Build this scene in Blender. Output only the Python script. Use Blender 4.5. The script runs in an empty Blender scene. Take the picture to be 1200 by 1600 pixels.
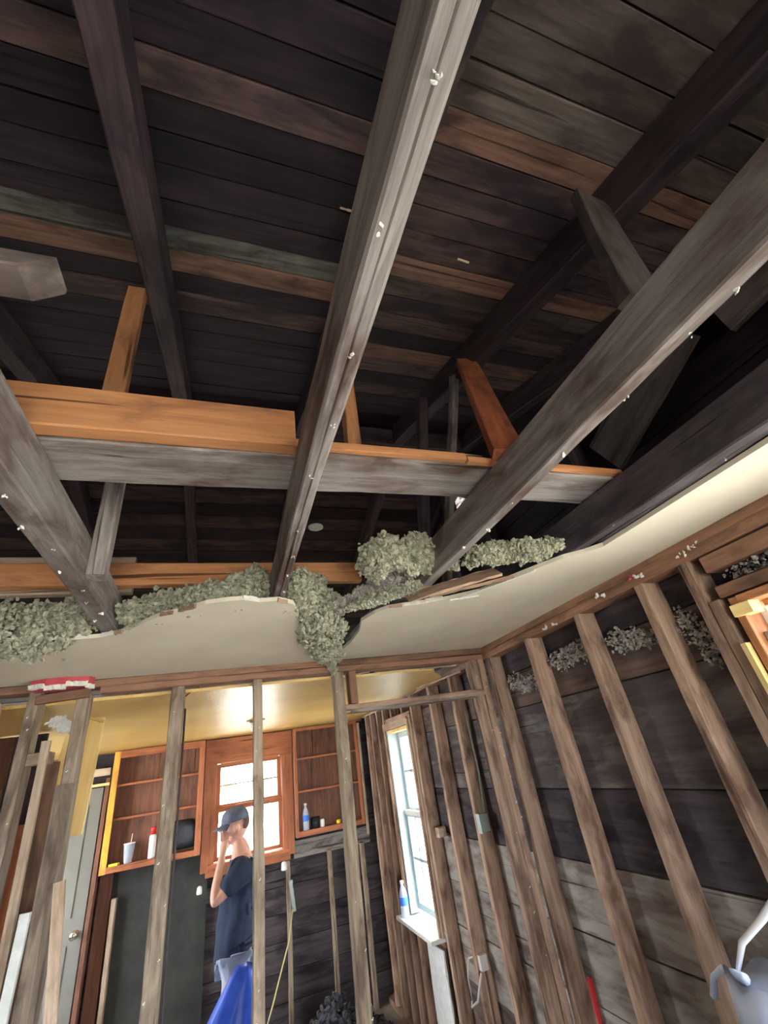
import bpy, bmesh, math, random
import numpy as np
from mathutils import Vector, Matrix, noise as mn
random.seed(11)
C = bpy.context.scene.collection
EYE = 1.91            # camera height; all z below are written relative to it and lifted by EYE
# ------------------------------------------------------------------ camera
cam = bpy.data.objects.new('camera', bpy.data.cameras.new('camera')); C.objects.link(cam)
Rw = Matrix(((0.94322878, -0.30038037, -0.14174309),
             (-0.03280044, -0.50890578, 0.86019709),
             (-0.3305202, -0.80671342, -0.48986719)))      # world axes in camera axes
cam.matrix_world = Matrix.Translation((0, 0, EYE)) @ Rw.transposed().to_4x4()
cam.data.sensor_fit = 'VERTICAL'; cam.data.sensor_height = 24.0; cam.data.sensor_width = 18.0
cam.data.lens = 680.0 / 1600.0 * 24.0
cam.data.clip_start = 0.02
bpy.context.scene.camera = cam
# ------------------------------------------------------------------ sky, sun, exposure
wd = bpy.data.worlds.new('sky'); bpy.context.scene.world = wd; wd.use_nodes = True
wn = wd.node_tree.nodes; bgn = wn['Background']
bgn.inputs['Color'].default_value = (0.90, 0.95, 1.0, 1); bgn.inputs['Strength'].default_value = 9.0
sun = bpy.data.objects.new('sun', bpy.data.lights.new('sun', 'SUN')); C.objects.link(sun)
sun.data.energy = 14.0; sun.data.angle = math.radians(1.0); sun.data.color = (1.0, 0.93, 0.8)
sun.rotation_euler = Vector((-0.62, 0.42, -0.66)).to_track_quat('-Z', 'Y').to_euler()
vs = bpy.context.scene.view_settings
vs.view_transform = 'Standard'; vs.look = 'None'; vs.gamma = 1.0; vs.use_curve_mapping = False
vs.exposure = 1.22

def portal(loc, direction, sx, sy):
    L = bpy.data.lights.new('window_portal', 'AREA'); L.shape = 'RECTANGLE'; L.size = sx; L.size_y = sy
    L.cycles.is_portal = True
    o = bpy.data.objects.new('window_portal', L); C.objects.link(o); o.location = loc
    d = Vector(direction)
    o.rotation_euler = d.to_track_quat('-Z', 'Z' if abs(d.z) < .9 else 'Y').to_euler()
portal((1.66, 0.37, EYE - .41), (-1, 0, 0), 1.15, 1.4)
portal((1.66, 4.2, EYE - .45), (-1, 0, 0), .64, 1.38)
portal((.26, 5.56, EYE - .19), (0, -1, 0), .62, .78)
portal((.15, -1.9, EYE - .6), (0, 1, 0), 1.9, 1.2)
portal((-2.1, 4.35, EYE - .35), (1, 0, 0), 1.1, 1.4)  # portal of the unseen opening added to brighten the back room

# ------------------------------------------------------------------ materials
def nt(name):
    m = bpy.data.materials.new(name); m.use_nodes = True
    n = m.node_tree.nodes; l = m.node_tree.links
    return m, n, l, n['Principled BSDF']
def ramp(n, stops):
    r = n.new('ShaderNodeValToRGB'); e = r.color_ramp.elements
    while len(e) < len(stops): e.new(.5)
    for i, (p, c) in enumerate(stops):
        e[i].position = p; e[i].color = (*c, 1) if len(c) == 3 else c
    return r
def coords(n, l, scale, rnd=True):
    tc = n.new('ShaderNodeTexCoord'); mp = n.new('ShaderNodeMapping'); mp.inputs['Scale'].default_value = scale
    if rnd:
        oi = n.new('ShaderNodeObjectInfo'); mul = n.new('ShaderNodeVectorMath'); mul.operation = 'SCALE'
        mul.inputs[0].default_value = (37.1, 17.3, 9.7); l.new(oi.outputs['Random'], mul.inputs['Scale'])
        add = n.new('ShaderNodeVectorMath'); add.operation = 'ADD'
        l.new(tc.outputs['Object'], add.inputs[0]); l.new(mul.outputs[0], add.inputs[1]); l.new(add.outputs[0], mp.inputs['Vector'])
    else: l.new(tc.outputs['Object'], mp.inputs['Vector'])
    return mp
def noise(n, l, mp, scale, detail=6, rough=.6, dist=0):
    t = n.new('ShaderNodeTexNoise'); t.inputs['Scale'].default_value = scale; t.inputs['Detail'].default_value = detail
    t.inputs['Roughness'].default_value = rough; t.inputs['Distortion'].default_value = dist
    l.new(mp.outputs[0], t.inputs['Vector']); return t
def mix(n, l, fac, a, b, typ='MIX'):
    m = n.new('ShaderNodeMix'); m.data_type = 'RGBA'; m.blend_type = typ
    for s, v in ((0, fac), (6, a), (7, b)):
        if hasattr(v, 'links'): l.new(v, m.inputs[s])
        else: m.inputs[s].default_value = v if not isinstance(v, tuple) else (*v, 1)
    return m.outputs[2]
def wood(name, dark, light, stain=None, samt=.45, rough=.75, bump=.35, grain=1.0, varc=.25):
    """grain along the piece's own x; blotches of `stain`; each piece gets its own value"""
    m, n, l, b = nt(name)
    mp = coords(n, l, (1.6 * grain, 26 * grain, 26 * grain)); g = noise(n, l, mp, 2.0, 8, .65, .6)
    r = ramp(n, [(.3, dark), (.7, light)]); l.new(g.outputs['Fac'], r.inputs[0])
    col = r.outputs[0]
    if stain:
        mp2 = coords(n, l, (2.2, 7, 7)); s = noise(n, l, mp2, 1.7, 5, .6, .4)
        r2 = ramp(n, [(.62 - samt * .4, (0, 0, 0)), (.82 - samt * .4, (1, 1, 1))]); l.new(s.outputs['Fac'], r2.inputs[0])
        col = mix(n, l, r2.outputs[0], col, stain)
    oi = n.new('ShaderNodeObjectInfo'); hs = n.new('ShaderNodeHueSaturation')
    mr = n.new('ShaderNodeMapRange'); mr.inputs['To Min'].default_value = 1 - varc; mr.inputs['To Max'].default_value = 1 + varc
    l.new(oi.outputs['Random'], mr.inputs['Value']); l.new(mr.outputs[0], hs.inputs['Value']); l.new(col, hs.inputs['Color'])
    # dark cracks along the grain
    mp3 = coords(n, l, (.9, 34, 34)); k = noise(n, l, mp3, 1.0, 3, .5, .8)
    r3 = ramp(n, [(.30, (.25, .22, .2)), (.36, (1, 1, 1))]); l.new(k.outputs['Fac'], r3.inputs[0])
    col = mix(n, l, 1.0, hs.outputs[0], r3.outputs[0], 'MULTIPLY')
    l.new(col, b.inputs['Base Color'])
    b.inputs['Roughness'].default_value = rough; b.inputs['Specular IOR Level'].default_value = .25
    bp = n.new('ShaderNodeBump'); bp.inputs['Strength'].default_value = bump; bp.inputs['Distance'].default_value = .004
    l.new(g.outputs['Fac'], bp.inputs['Height']); l.new(bp.outputs[0], b.inputs['Normal'])
    return m
def plain(name, c, rough=.6, var=None, scale=6, metal=0, bump=0, trans=0, ior=1.45, spec=.4):
    m, n, l, b = nt(name)
    if var:
        mp = coords(n, l, (1, 1, 1), False); t = noise(n, l, mp, scale, 6, .6)
        r = ramp(n, [(.35, c), (.68, var)]); l.new(t.outputs['Fac'], r.inputs[0]); l.new(r.outputs[0], b.inputs['Base Color'])
        if bump:
            bp = n.new('ShaderNodeBump'); bp.inputs['Strength'].default_value = bump; bp.inputs['Distance'].default_value = .01
            l.new(t.outputs['Fac'], bp.inputs['Height']); l.new(bp.outputs[0], b.inputs['Normal'])
    else: b.inputs['Base Color'].default_value = (*c, 1)
    b.inputs['Roughness'].default_value = rough; b.inputs['Metallic'].default_value = metal
    b.inputs['Transmission Weight'].default_value = trans; b.inputs['IOR'].default_value = ior
    b.inputs['Specular IOR Level'].default_value = spec
    return m
M = {}
M['joist'] = wood('weathered_joist_wood', (.18, .156, .15), (.42, .38, .365), (.12, .08, .065), .4, bump=.6)
M['joistdark'] = wood('shaded_joist_wood', (.04, .033, .038), (.10, .085, .09), (.03, .024, .028), .4, bump=.5)  # darker copy of the joist wood, with shade put into its colour
M['greybrown'] = wood('grey_brown_board', (.085, .067, .062), (.19, .155, .142), (.055, .042, .038), .4)
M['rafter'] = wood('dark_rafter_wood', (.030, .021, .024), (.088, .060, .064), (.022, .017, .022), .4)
M['deckdark'] = wood('dark_attic_board', (.013, .009, .013), (.048, .029, .034), (.011, .009, .016), .5)  # darkest board tone, for left bay, far slope and gable
M['deckbrown'] = wood('brown_roof_board', (.050, .032, .032), (.135, .085, .080), (.032, .022, .026), .5)
M['deckgrey'] = wood('grey_brown_roof_board', (.065, .052, .045), (.165, .13, .115), (.055, .038, .035), .5)
M['deckorange'] = wood('rusty_orange_roof_board', (.13, .070, .048), (.29, .165, .12), (.07, .04, .035), .4)
M['deckpale'] = wood('pale_weathered_roof_board', (.12, .13, .115), (.26, .27, .235), (.05, .04, .04), .5)
M['orange'] = wood('new_orange_lumber', (.42, .17, .07), (.62, .30, .14), (.24, .10, .06), .28, .6, .2)
M['redlum'] = wood('red_brown_lumber', (.30, .08, .035), (.46, .15, .07), (.15, .05, .03), .3)
M['palewood'] = wood('pale_bare_wood', (.38, .28, .2), (.62, .48, .36), (.3, .2, .13), .3)
M['stud'] = wood('tan_stud_wood', (.28, .18, .125), (.55, .38, .28), (.16, .09, .062), .42, bump=.55)
M['studpart'] = wood('greyish_stud_wood', (.25, .19, .135), (.50, .40, .295), (.16, .11, .075), .38, bump=.5)
M['posts'] = wood('dull_brown_post_wood', (.20, .155, .115), (.43, .345, .26), (.13, .095, .07), .4, bump=.5)
M['plate'] = wood('reddish_plate_wood', (.20, .10, .065), (.36, .20, .13), (.12, .07, .05), .35)
M['sheath'] = wood('dark_sheathing_board', (.052, .042, .046), (.12, .10, .104), (.03, .024, .03), .45, grain=.7)  # dark grey-brown board with darker blotches
M['sheathbrown'] = wood('brown_sheathing_board', (.10, .065, .055), (.20, .145, .125), (.06, .045, .045), .45, grain=.7)
M['sheathpale'] = wood('plaster_stained_sheathing_board', (.12, .092, .078), (.27, .215, .185), (.42, .39, .35), .60, grain=.5)
M['sheathpatch'] = wood('dark_board_with_pale_patches', (.055, .044, .047), (.125, .104, .106), (.22, .205, .19), .32, grain=.6)  # dark grey-brown board with paler patches
M['cabinet'] = wood('orange_brown_painted_trim', (.34, .11, .045), (.50, .19, .085), (.26, .09, .045), .25, .45, .12, varc=.08)
M['cabinside'] = wood('dark_cabinet_board', (.13, .055, .035), (.24, .115, .075), (.10, .05, .035), .3, .6, .15)
M['ochre'] = wood('ochre_painted_strip', (.62, .30, .04), (.75, .42, .08), (.5, .2, .05), .3)
M['yellowboard'] = wood('yellow_painted_board', (.82, .56, .20), (.92, .72, .34), (.75, .5, .2), .2, .5, .08)
M['whitepaint'] = plain('chipped_white_paint', (.78, .80, .78), .5, (.62, .64, .60), 20)
M['drywall'] = plain('cream_drywall', (.72, .655, .53), .85, (.80, .74, .61), 4, bump=.05)
M['paper'] = plain('torn_white_gypsum', (.85, .83, .78), .9, (.75, .72, .66), 60, bump=.3)
M['brownpaper'] = wood('brown_backing_board', (.36, .23, .16), (.52, .36, .27), (.25, .15, .1), .3)
M['insul'] = plain('grey_green_mineral_wool', (.24, .24, .18), 1.0, (.56, .56, .43), 45, bump=.6, spec=.05)
M['insul2'] = plain('dull_grey_insulation', (.26, .25, .23), 1.0, (.60, .56, .50), 40, bump=.6, spec=.05)
M['crumb'] = plain('white_plaster_crumb', (.85, .83, .80), .9)
M['redpaint'] = plain('crimson_painted_plaster', (.50, .06, .09), .6, (.6, .1, .12), 18)
M['tarpaper'] = plain('black_tar_paper', (.025, .028, .024), .8, (.05, .052, .045), 5, bump=.2)
M['floor'] = plain('dusty_dark_floor', (.16, .14, .125), .9, (.30, .26, .22), 5, bump=.2)
M['debris'] = plain('dark_rubble', (.03, .031, .036), 1, (.085, .085, .095), 12, bump=.5)
M['door'] = plain('grey_green_door_paint', (.17, .17, .15), .4, (.22, .22, .19), 3)
M['metal'] = plain('chrome', (.75, .74, .72), .2, metal=1)
M['galv'] = plain('galvanised_steel', (.30, .36, .34), .5, metal=.3, var=(.40, .46, .43))
M['cyan'] = plain('grey_blue_jamb', (.42, .52, .56), .5)  # even grey-blue of window jambs and sashes
M['glass'] = plain('window_glass', (1, 1, 1), .02, trans=1, ior=1.02)
M['clearplastic'] = plain('clear_bottle_plastic', (.80, .88, .98), .12, trans=.55, ior=1.2)
M['water'] = plain('water', (.75, .88, 1.0), .1, trans=.6)
M['bluelabel'] = plain('blue_label', (.05, .2, .75), .5)
M['white'] = plain('white_plastic', (.82, .82, .84), .4)
M['redplastic'] = plain('red_plastic', (.65, .03, .03), .4)
M['black'] = plain('black_plastic', (.015, .016, .02), .35)
M['yellow'] = plain('yellow_plastic', (.8, .65, .05), .5)
M['rope'] = plain('straw_yellow_cord', (.60, .52, .25), .8)
M['wire'] = plain('white_cable', (.60, .56, .52), .6)
M['darkwire'] = plain('dark_cable', (.06, .05, .05), .6)
M['bluetarp'] = plain('royal_blue_tarp', (.018, .06, .42), .42, (.03, .10, .58), 9, bump=.15)
M['palesheet'] = plain('pale_blue_plastic_sheet', (.60, .70, .96), .4, (.70, .78, .98), 8)
M['navy'] = plain('navy_cotton', (.018, .028, .055), .9, (.028, .042, .078), 9)
M['jean'] = plain('pale_grey_blue_trousers', (.30, .36, .46), .85, (.40, .46, .56), 12)
M['cap'] = plain('faded_blue_grey_cap', (.09, .11, .17), .85, (.13, .155, .22), 25)
M['skin'] = plain('skin', (.60, .33, .25), .55, (.66, .38, .30), 20)
M['hair'] = plain('short_brown_hair', (.10, .06, .04), .8)
M['leaf'] = plain('green_leaves', (.34, .48, .26), .6, (.50, .60, .38), 4)
M['bark'] = plain('bark', (.15, .11, .08), .9)
M['ground'] = plain('pale_dry_ground', (.40, .38, .32), .95, (.52, .49, .42), 1.5)
M['rustred'] = plain('red_painted_steel', (.45, .03, .035), .4)

def glossy_ceiling():
    m, n, l, b = nt('ochre_enamel_ceiling')
    mp = coords(n, l, (1, 1, 1), False)
    a = noise(n, l, mp, 2.2, 5, .6); r = ramp(n, [(.35, (.80, .50, .12)), (.65, (.92, .66, .24))]); l.new(a.outputs['Fac'], r.inputs[0])
    l.new(r.outputs[0], b.inputs['Base Color']); b.inputs['Roughness'].default_value = .36
    b.inputs['Specular IOR Level'].default_value = 1.0; b.inputs['Coat Weight'].default_value = .3; b.inputs['Coat Roughness'].default_value = .38
    mp2 = coords(n, l, (38, 110, 1), False); t = noise(n, l, mp2, 1.0, 4, .6)
    bp = n.new('ShaderNodeBump'); bp.inputs['Strength'].default_value = .9; bp.inputs['Distance'].default_value = .010
    l.new(t.outputs['Fac'], bp.inputs['Height']); l.new(bp.outputs[0], b.inputs['Normal'])
    return m
M['yceil'] = glossy_ceiling()

# ------------------------------------------------------------------ object helpers
WM = {}          # my own record of world matrices
def link(name, me, mat, parent=None, Mx=None, smooth=False):
    Mx = Mx or Matrix.Identity(4)
    if mat is not None and me is not None: me.materials.clear(); me.materials.append(mat)
    o = bpy.data.objects.new(name, me); C.objects.link(o)
    WM[o.name] = Mx.copy()
    if parent is not None:
        o.parent = parent; o.matrix_local = WM[parent.name].inverted() @ Mx
    else: o.matrix_world = Mx
    if smooth:
        for p in me.polygons: p.use_smooth = True
    return o
def empty(name, x, y, z): return link(name, None, None, None, Matrix.Translation((x, y, z + EYE)))
def tag(o, label, cat, group=None, kind=None):
    o['label'] = label; o['category'] = cat
    if group: o['group'] = group
    if kind: o['kind'] = kind
    return o
def struct(o): o['kind'] = 'structure'; return o
def mesh(name, v, f):
    me = bpy.data.meshes.new(name); me.from_pydata([tuple(p) for p in v], [], f); me.update(); return me
def timber_mesh(L, w, h, jit=.0012, ch=None, seg=.12, taper0=0, taper1=0, skew0=0, skew1=0, groove=0):
    """a sawn length of wood along x, chamfered arrises, slightly wavy; skew shears the ends (angled cuts)"""
    ch = ch if ch is not None else min(w, h) * .07
    ns = max(2, min(40, int(L / seg) + 1)); a, b = w / 2, h / 2
    prof = [(-a + ch, -b), (-groove, -b), (0, -b + groove * 2), (groove, -b), (a - ch, -b), (a, -b + ch), (a, b - ch), (a - ch, b), (-a + ch, b), (-a, b - ch), (-a, -b + ch)] if groove else \
           [(-a + ch, -b), (a - ch, -b), (a, -b + ch), (a, b - ch), (a - ch, b), (-a + ch, b), (-a, b - ch), (-a, -b + ch)]
    n = len(prof); v = []; f = []; ph = random.random() * 50
    for i in range(ns + 1):
        t = i / ns; x = -L / 2 + L * t; sy = 1
        oy = jit * 2 * math.sin(ph + x * 3.1) ; oz = jit * 2 * math.sin(ph * 2 + x * 2.3)
        for k, (py, pz) in enumerate(prof):
            xx = x
            if i == 0: xx += skew0 * pz / b if b else 0
            if i == ns: xx += skew1 * pz / b if b else 0
            v.append((xx, py + oy + random.uniform(-jit, jit), pz + oz + random.uniform(-jit, jit)))
    for i in range(ns):
        for k in range(n):
            k2 = (k + 1) % n; f.append((i * n + k, i * n + k2, (i + 1) * n + k2, (i + 1) * n + k))
    f.append(tuple(range(n - 1, -1, -1))); f.append(tuple(ns * n + k for k in range(n)))
    return mesh('timber', v, f)
def frame(p0, p1, up):
    x = (p1 - p0).normalized(); u = Vector(up); y = u.cross(x).normalized(); z = x.cross(y)
    m = Matrix((x, y, z)).transposed().to_4x4(); m.translation = (p0 + p1) / 2; return m
def timber(name, p0, p1, w, h, mat, parent=None, up=(0, 0, 1), **k):
    """p0, p1: centreline ends (z relative to the eye). w across, h along `up`"""
    p0 = Vector((p0[0], p0[1], p0[2] + EYE)); p1 = Vector((p1[0], p1[1], p1[2] + EYE))
    return link(name, timber_mesh((p1 - p0).length, w, h, **k), M[mat], parent, frame(p0, p1, up))
def boxt(name, x0, x1, y0, y1, z0, z1, mat, parent=None, jit=.0006, **k):
    """axis-aligned timber; the grain runs along its longest side"""
    d = (x1 - x0, y1 - y0, z1 - z0); c = ((x0 + x1) / 2, (y0 + y1) / 2, (z0 + z1) / 2)
    ax = d.index(max(d))
    if ax == 0: return timber(name, (x0, c[1], c[2]), (x1, c[1], c[2]), d[1], d[2], mat, parent, jit=jit, **k)
    if ax == 1: return timber(name, (c[0], y0, c[2]), (c[0], y1, c[2]), d[0], d[2], mat, parent, jit=jit, **k)
    return timber(name, (c[0], c[1], z0), (c[0], c[1], z1), d[0], d[1], mat, parent, up=(0, 1, 0), jit=jit, **k)
def tube(name, pts, r, mat, parent=None, n=8, rel=True, radii=None):
    P = [Vector((p[0], p[1], p[2] + (EYE if rel else 0))) for p in pts]; v = []; f = []; c = P[0].copy()
    up = Vector((.3, .2, 1)).normalized()
    for i, p in enumerate(P):
        t = (P[min(i + 1, len(P) - 1)] - P[max(i - 1, 0)]).normalized()
        if abs(t.dot(up)) > .95: up = Vector((1, .1, 0))
        a = t.cross(up).normalized(); b = t.cross(a); rr = radii[i] if radii else r
        for k in range(n):
            q = 2 * math.pi * k / n; v.append(p - c + a * math.cos(q) * rr + b * math.sin(q) * rr)
    for i in range(len(P) - 1):
        for k in range(n): f.append((i * n + k, i * n + (k + 1) % n, (i + 1) * n + (k + 1) % n, (i + 1) * n + k))
    f.append(tuple(range(n))[::-1]); f.append(tuple((len(P) - 1) * n + k for k in range(n)))
    return link(name, mesh(name, v, f), M[mat], parent, Matrix.Translation(c), True)
def lathe(name, x, y, z, prof, mat, parent=None, n=20, axis=None):
    v = []; f = []
    for (r, h) in prof:
        for k in range(n):
            q = 2 * math.pi * k / n; v.append((r * math.cos(q), r * math.sin(q), h))
    for i in range(len(prof) - 1):
        for k in range(n): f.append((i * n + k, i * n + (k + 1) % n, (i + 1) * n + (k + 1) % n, (i + 1) * n + k))
    f.append(tuple(range(n))[::-1]); f.append(tuple((len(prof) - 1) * n + k for k in range(n)))
    Mx = Matrix.Translation((x, y, z + EYE))
    if axis: Mx = Mx @ Vector(axis).to_track_quat('Z', 'Y').to_matrix().to_4x4()
    return link(name, mesh(name, v, f), M[mat], parent, Mx, True)
def slab(name, outline, z0, z1, mat, parent=None):
    """a flat sheet of the given outline (x, y) between two heights"""
    c = Vector((sum(p[0] for p in outline) / len(outline), sum(p[1] for p in outline) / len(outline), z0 + EYE))
    bm = bmesh.new(); vs_ = [bm.verts.new((p[0] - c.x, p[1] - c.y, 0)) for p in outline]
    fc = bm.faces.new(vs_); r = bmesh.ops.extrude_face_region(bm, geom=[fc])
    bmesh.ops.translate(bm, vec=(0, 0, z1 - z0), verts=[e for e in r['geom'] if isinstance(e, bmesh.types.BMVert)])
    bmesh.ops.recalc_face_normals(bm, faces=bm.faces)
    me = bpy.data.meshes.new(name); bm.to_mesh(me); bm.free()
    return link(name, me, M[mat], parent, Matrix.Translation(c))
def ico(sub=1):
    bm = bmesh.new(); bmesh.ops.create_icosphere(bm, subdivisions=sub, radius=1)
    v = np.array([p.co[:] for p in bm.verts]); f = np.array([[q.index for q in t.verts] for t in bm.faces]); bm.free(); return v, f
ICO1, ICO2, ICO3 = ico(1), ico(2), ico(3)
rng = np.random.default_rng(5)
def fluff_mesh(centres, sizes, squash=.7, base=ICO2, amp=.45):
    bv, bf = base; V_, F_ = [], []; k = 0
    for c, s in zip(centres, sizes):
        ph = rng.uniform(0, 6.3, 6); fr = rng.uniform(2, 6, 3)
        d = 1 + amp * (np.sin(bv[:, 0] * fr[0] + ph[0]) * np.sin(bv[:, 1] * fr[1] + ph[1]) + .6 * np.sin(bv[:, 2] * fr[2] * 1.7 + ph[2])) + rng.uniform(-.22, .22, len(bv))
        q, _ = np.linalg.qr(rng.normal(size=(3, 3)))
        v = (bv * d[:, None] * np.array([1, rng.uniform(.5, .9), rng.uniform(.35, squash)])) @ q * s + c
        V_.append(v); F_.append(bf + k); k += len(v)
    return mesh('fluff', np.concatenate(V_).tolist(), np.concatenate(F_).tolist())
def clump(name, path, n, mat, label=None, cat='insulation', parent=None, size=(.004, .0125), kind=None, group=None):
    """crumbly mineral wool: path = [(x, y, z, rx, ry, rz)] blobs, filled with n torn tufts (denser on the skin)"""
    P = np.array(path); cs = []; ss = []
    n = int(n * 2.6)
    for i in range(n):
        t = rng.uniform(0, len(P) - 1); a = int(min(t, len(P) - 2)) if len(P) > 1 else 0
        u = t - a; p = P[a] * (1 - u) + P[min(a + 1, len(P) - 1)] * u
        d = rng.normal(size=3); d /= np.linalg.norm(d)
        q = p[:3] + d * p[3:]
        lump = 1 + .55 * mn.noise(Vector(q * 17)) + .45 * mn.noise(Vector(q * 42 + 5.0))
        r = rng.uniform(.25, 1.0) ** .35 * (1.12 if rng.uniform() < .06 else 1)
        cs.append(p[:3] + d * p[3:] * r * lump); ss.append(rng.uniform(*size))
    c0 = P[0, :3]; me = fluff_mesh([c - c0 for c in cs], ss, base=ICO1)
    core = []
    o = link(name, me, M[mat], parent, Matrix.Translation((c0[0], c0[1], c0[2] + EYE)))
    if label: tag(o, label, cat, group)
    if kind: o['kind'] = kind
    return o
def rects_minus(y0, y1, z0, z1, holes):
    out = [(y0, y1, z0, z1)]
    for (a, b, c, d) in holes:
        nx = []
        for (p, q, r, s) in out:
            if q <= a or p >= b or s <= c or r >= d: nx.append((p, q, r, s)); continue
            if p < a: nx.append((p, a, r, s))
            if q > b: nx.append((b, q, r, s))
            pa, qb = max(p, a), min(q, b)
            if s > d: nx.append((pa, qb, d, s))
            if r < c: nx.append((pa, qb, r, c))
        out = nx
    return [t for t in out if t[1] - t[0] > .01 and t[3] - t[2] > .012]

# ================================================================== SETTING
FL = -EYE
XR = 1.50                      # inner edge of the right wall's studs
fl = struct(slab('floor', [(-2.2, -1.9), (1.6, -1.9), (1.6, 5.6), (-2.2, 5.6)], FL - .05, FL, 'floor'))
gr = slab('ground', [(-14, -14), (16, -14), (16, 24), (-14, 24)], FL - .62, FL - .6, 'ground'); struct(gr)

# ---- right wall: wide sheathing boards behind the studs, gable boards above
NW = (-.24, .93, -1.10, .29)          # near window opening (y0, y1, z0, z1)
FW = (3.90, 4.52, -1.13, .235)        # far window
VENT = (2.14, 2.46, 1.42, 1.66)
wr = struct(empty('wall_right', 1.6, 1.8, FL))
rows = [(-1.91, -1.62, 'sheathpale'), (-1.62, -1.34, 'sheathbrown'), (-1.34, -1.065, 'sheathpale'), (-1.065, -.815, 'sheathpale'), (-.815, -.54, 'sheathpale'),
        (-.54, -.25, 'sheath'), (-.25, .145, 'sheathpatch'), (.145, .33, 'sheathbrown'), (.33, .53, 'sheath')]
for i, (a, b, mt) in enumerate(rows):
    for (p, q, r, s) in rects_minus(-1.85, 5.5, a, b, [NW, FW]):
        cuts = [p, q]
        if q - p > 3.6: cuts = [p, p + (q - p) * (.45 + .13 * (i % 3)), q]
        for c0, c1 in zip(cuts, cuts[1:]):
            boxt('plank', 1.592 + random.uniform(0, .006), 1.615, c0, c1 - .002, r + .003, s - .003, mt, wr)
z = .53
while z < 1.98:
    s = min(z + .145, 1.98); yl = max(-1.9, (z - 1.22) / .32); yh = min(5.6, 4.2 - (s - 1.30) / .32)
    yl = max(-1.9, (s - 1.27) / .32)
    if yh > yl + .2:
        for (p, q, r, t) in rects_minus(yl, yh, z, s, [VENT]):
            boxt('gable_plank', 1.592 + random.uniform(0, .005), 1.615, p, q, r + .002, t - .002, 'deckdark', wr)
    z = s
for (p, q, r, t) in rects_minus(-1.95, 5.6, FL, .53, [NW, FW]) + rects_minus(-1.95, 5.6, .53, 2.1, [VENT]):
    boxt('leak_block', 1.616, 1.64, p, q, r, t, 'tarpaper', wr, jit=0, seg=3)  # unseen backing added outside the planks to block light leaks
# plaster and insulation residue clinging to the boards
for nm, path, n, mt in [('wool_residue', [(1.575, 1.88, .30, .02, .10, .05), (1.575, 1.62, .33, .02, .09, .05)], 260, 'insul2'),
                        ('wool_residue', [(1.575, 1.50, .30, .02, .05, .04), (1.57, 1.30, .26, .02, .08, .05)], 220, 'insul2'),
                        ('wool_residue', [(1.575, 2.30, .28, .02, .12, .05), (1.575, 2.05, .22, .02, .05, .05)], 220, 'insul2'),
                        ('wool_residue', [(1.575, 1.16, .30, .02, .05, .05), (1.575, 1.08, .12, .02, .05, .06)], 140, 'insul2'),
                        ('wool_residue', [(1.56, .85, .37, .025, .10, .035), (1.56, .55, .38, .025, .12, .035)], 300, 'insul2')]:
    clump(nm, path, int(n * .8), mt, parent=wr, size=(.003, .010), kind='stuff')
for k in range(2):                      # top plate of the right wall
    boxt('top_plate', 1.50, 1.59, -1.85, 5.5, .445 + k * .0385, .4825 + k * .0385, 'plate', wr)
boxt('bottom_plate', 1.50, 1.59, -1.85, 5.5, FL, FL + .04, 'stud', wr)
boxt('header', 1.505, 1.59, .0 - .24, .955, .385, .44, 'plate', wr)
boxt('header', 1.505, 1.59, -.24, .955, .295, .335, 'plate', wr)
boxt('header', 1.505, 1.59, 3.86, 4.56, .262, .34, 'stud', wr)
boxt('rough_sill', 1.505, 1.59, 3.86, 4.56, -1.19, -1.155, 'stud', wr)

def stud(x0, x1, y0, y1, z0, z1, mt, label, group='studs of the right-hand wall', nails=True):
    t = boxt('wall_stud', x0, x1, y0, y1, z0, z1, mt, jit=.0016, seg=.09)
    return tag(t, label, 'stud', group)
ZT = .4448
rs = [(.955, .993, 'reddish stud doubled against the near window opening, trimmer beside the orange frame', -1),
      (.998, 1.036, 'reddish stud pressed to the back of the near window trimmer', -1),
      (1.195, 1.235, 'pinkish-brown wall stud, first free stud left of the bright orange window', 0),
      (1.56, 1.60, 'golden-brown wall stud with knots, second free stud left of the bright orange window', 0),
      (1.965, 2.005, 'knotty brown wall stud, third free stud left of the bright orange window', 0),
      (2.395, 2.437, 'wide reddish stud at the partition corner, facing the near room', 0),
      (2.97, 3.01, 'thin-looking stud behind the door header carrying the small metal box', 0),
      (3.37, 3.41, 'dark wall stud between the metal box and the tall window', 0),
      (3.78, 3.82, 'brown king stud on the near side of the tall narrow window', 0),
      (4.58, 4.62, 'dark jack stud on the far side of the tall narrow window', 0),
      (4.78, 4.82, 'dim stud second beyond the tall narrow window', 0),
      (5.00, 5.04, 'dim stud third beyond the tall narrow window', 0),
      (5.22, 5.26, 'dim stud nearest the back corner beside the cabinet', 0)]
for (a, b, lab, k) in rs:
    stud(1.50, 1.59, a, b, FL + .04, .294 if k and a < .96 else ZT, 'stud', lab)
for a in (-.28, -.68, -1.08, -1.48):
    pass
stud(1.50, 1.59, -.285, -.245, FL + .04, ZT, 'stud', 'stud on the camera side of the near window')
# cripples over the windows
boxt('cripple', 1.505, 1.59, 4.02, 4.06, .342, ZT, 'stud', wr); boxt('cripple', 1.505, 1.59, 4.33, 4.37, .342, ZT, 'stud', wr)
boxt('cripple', 1.505, 1.59, 4.40, 4.44, FL + .04, -1.192, 'stud', wr); boxt('cripple', 1.505, 1.59, 4.06, 4.10, FL + .04, -1.192, 'stud', wr)

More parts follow.
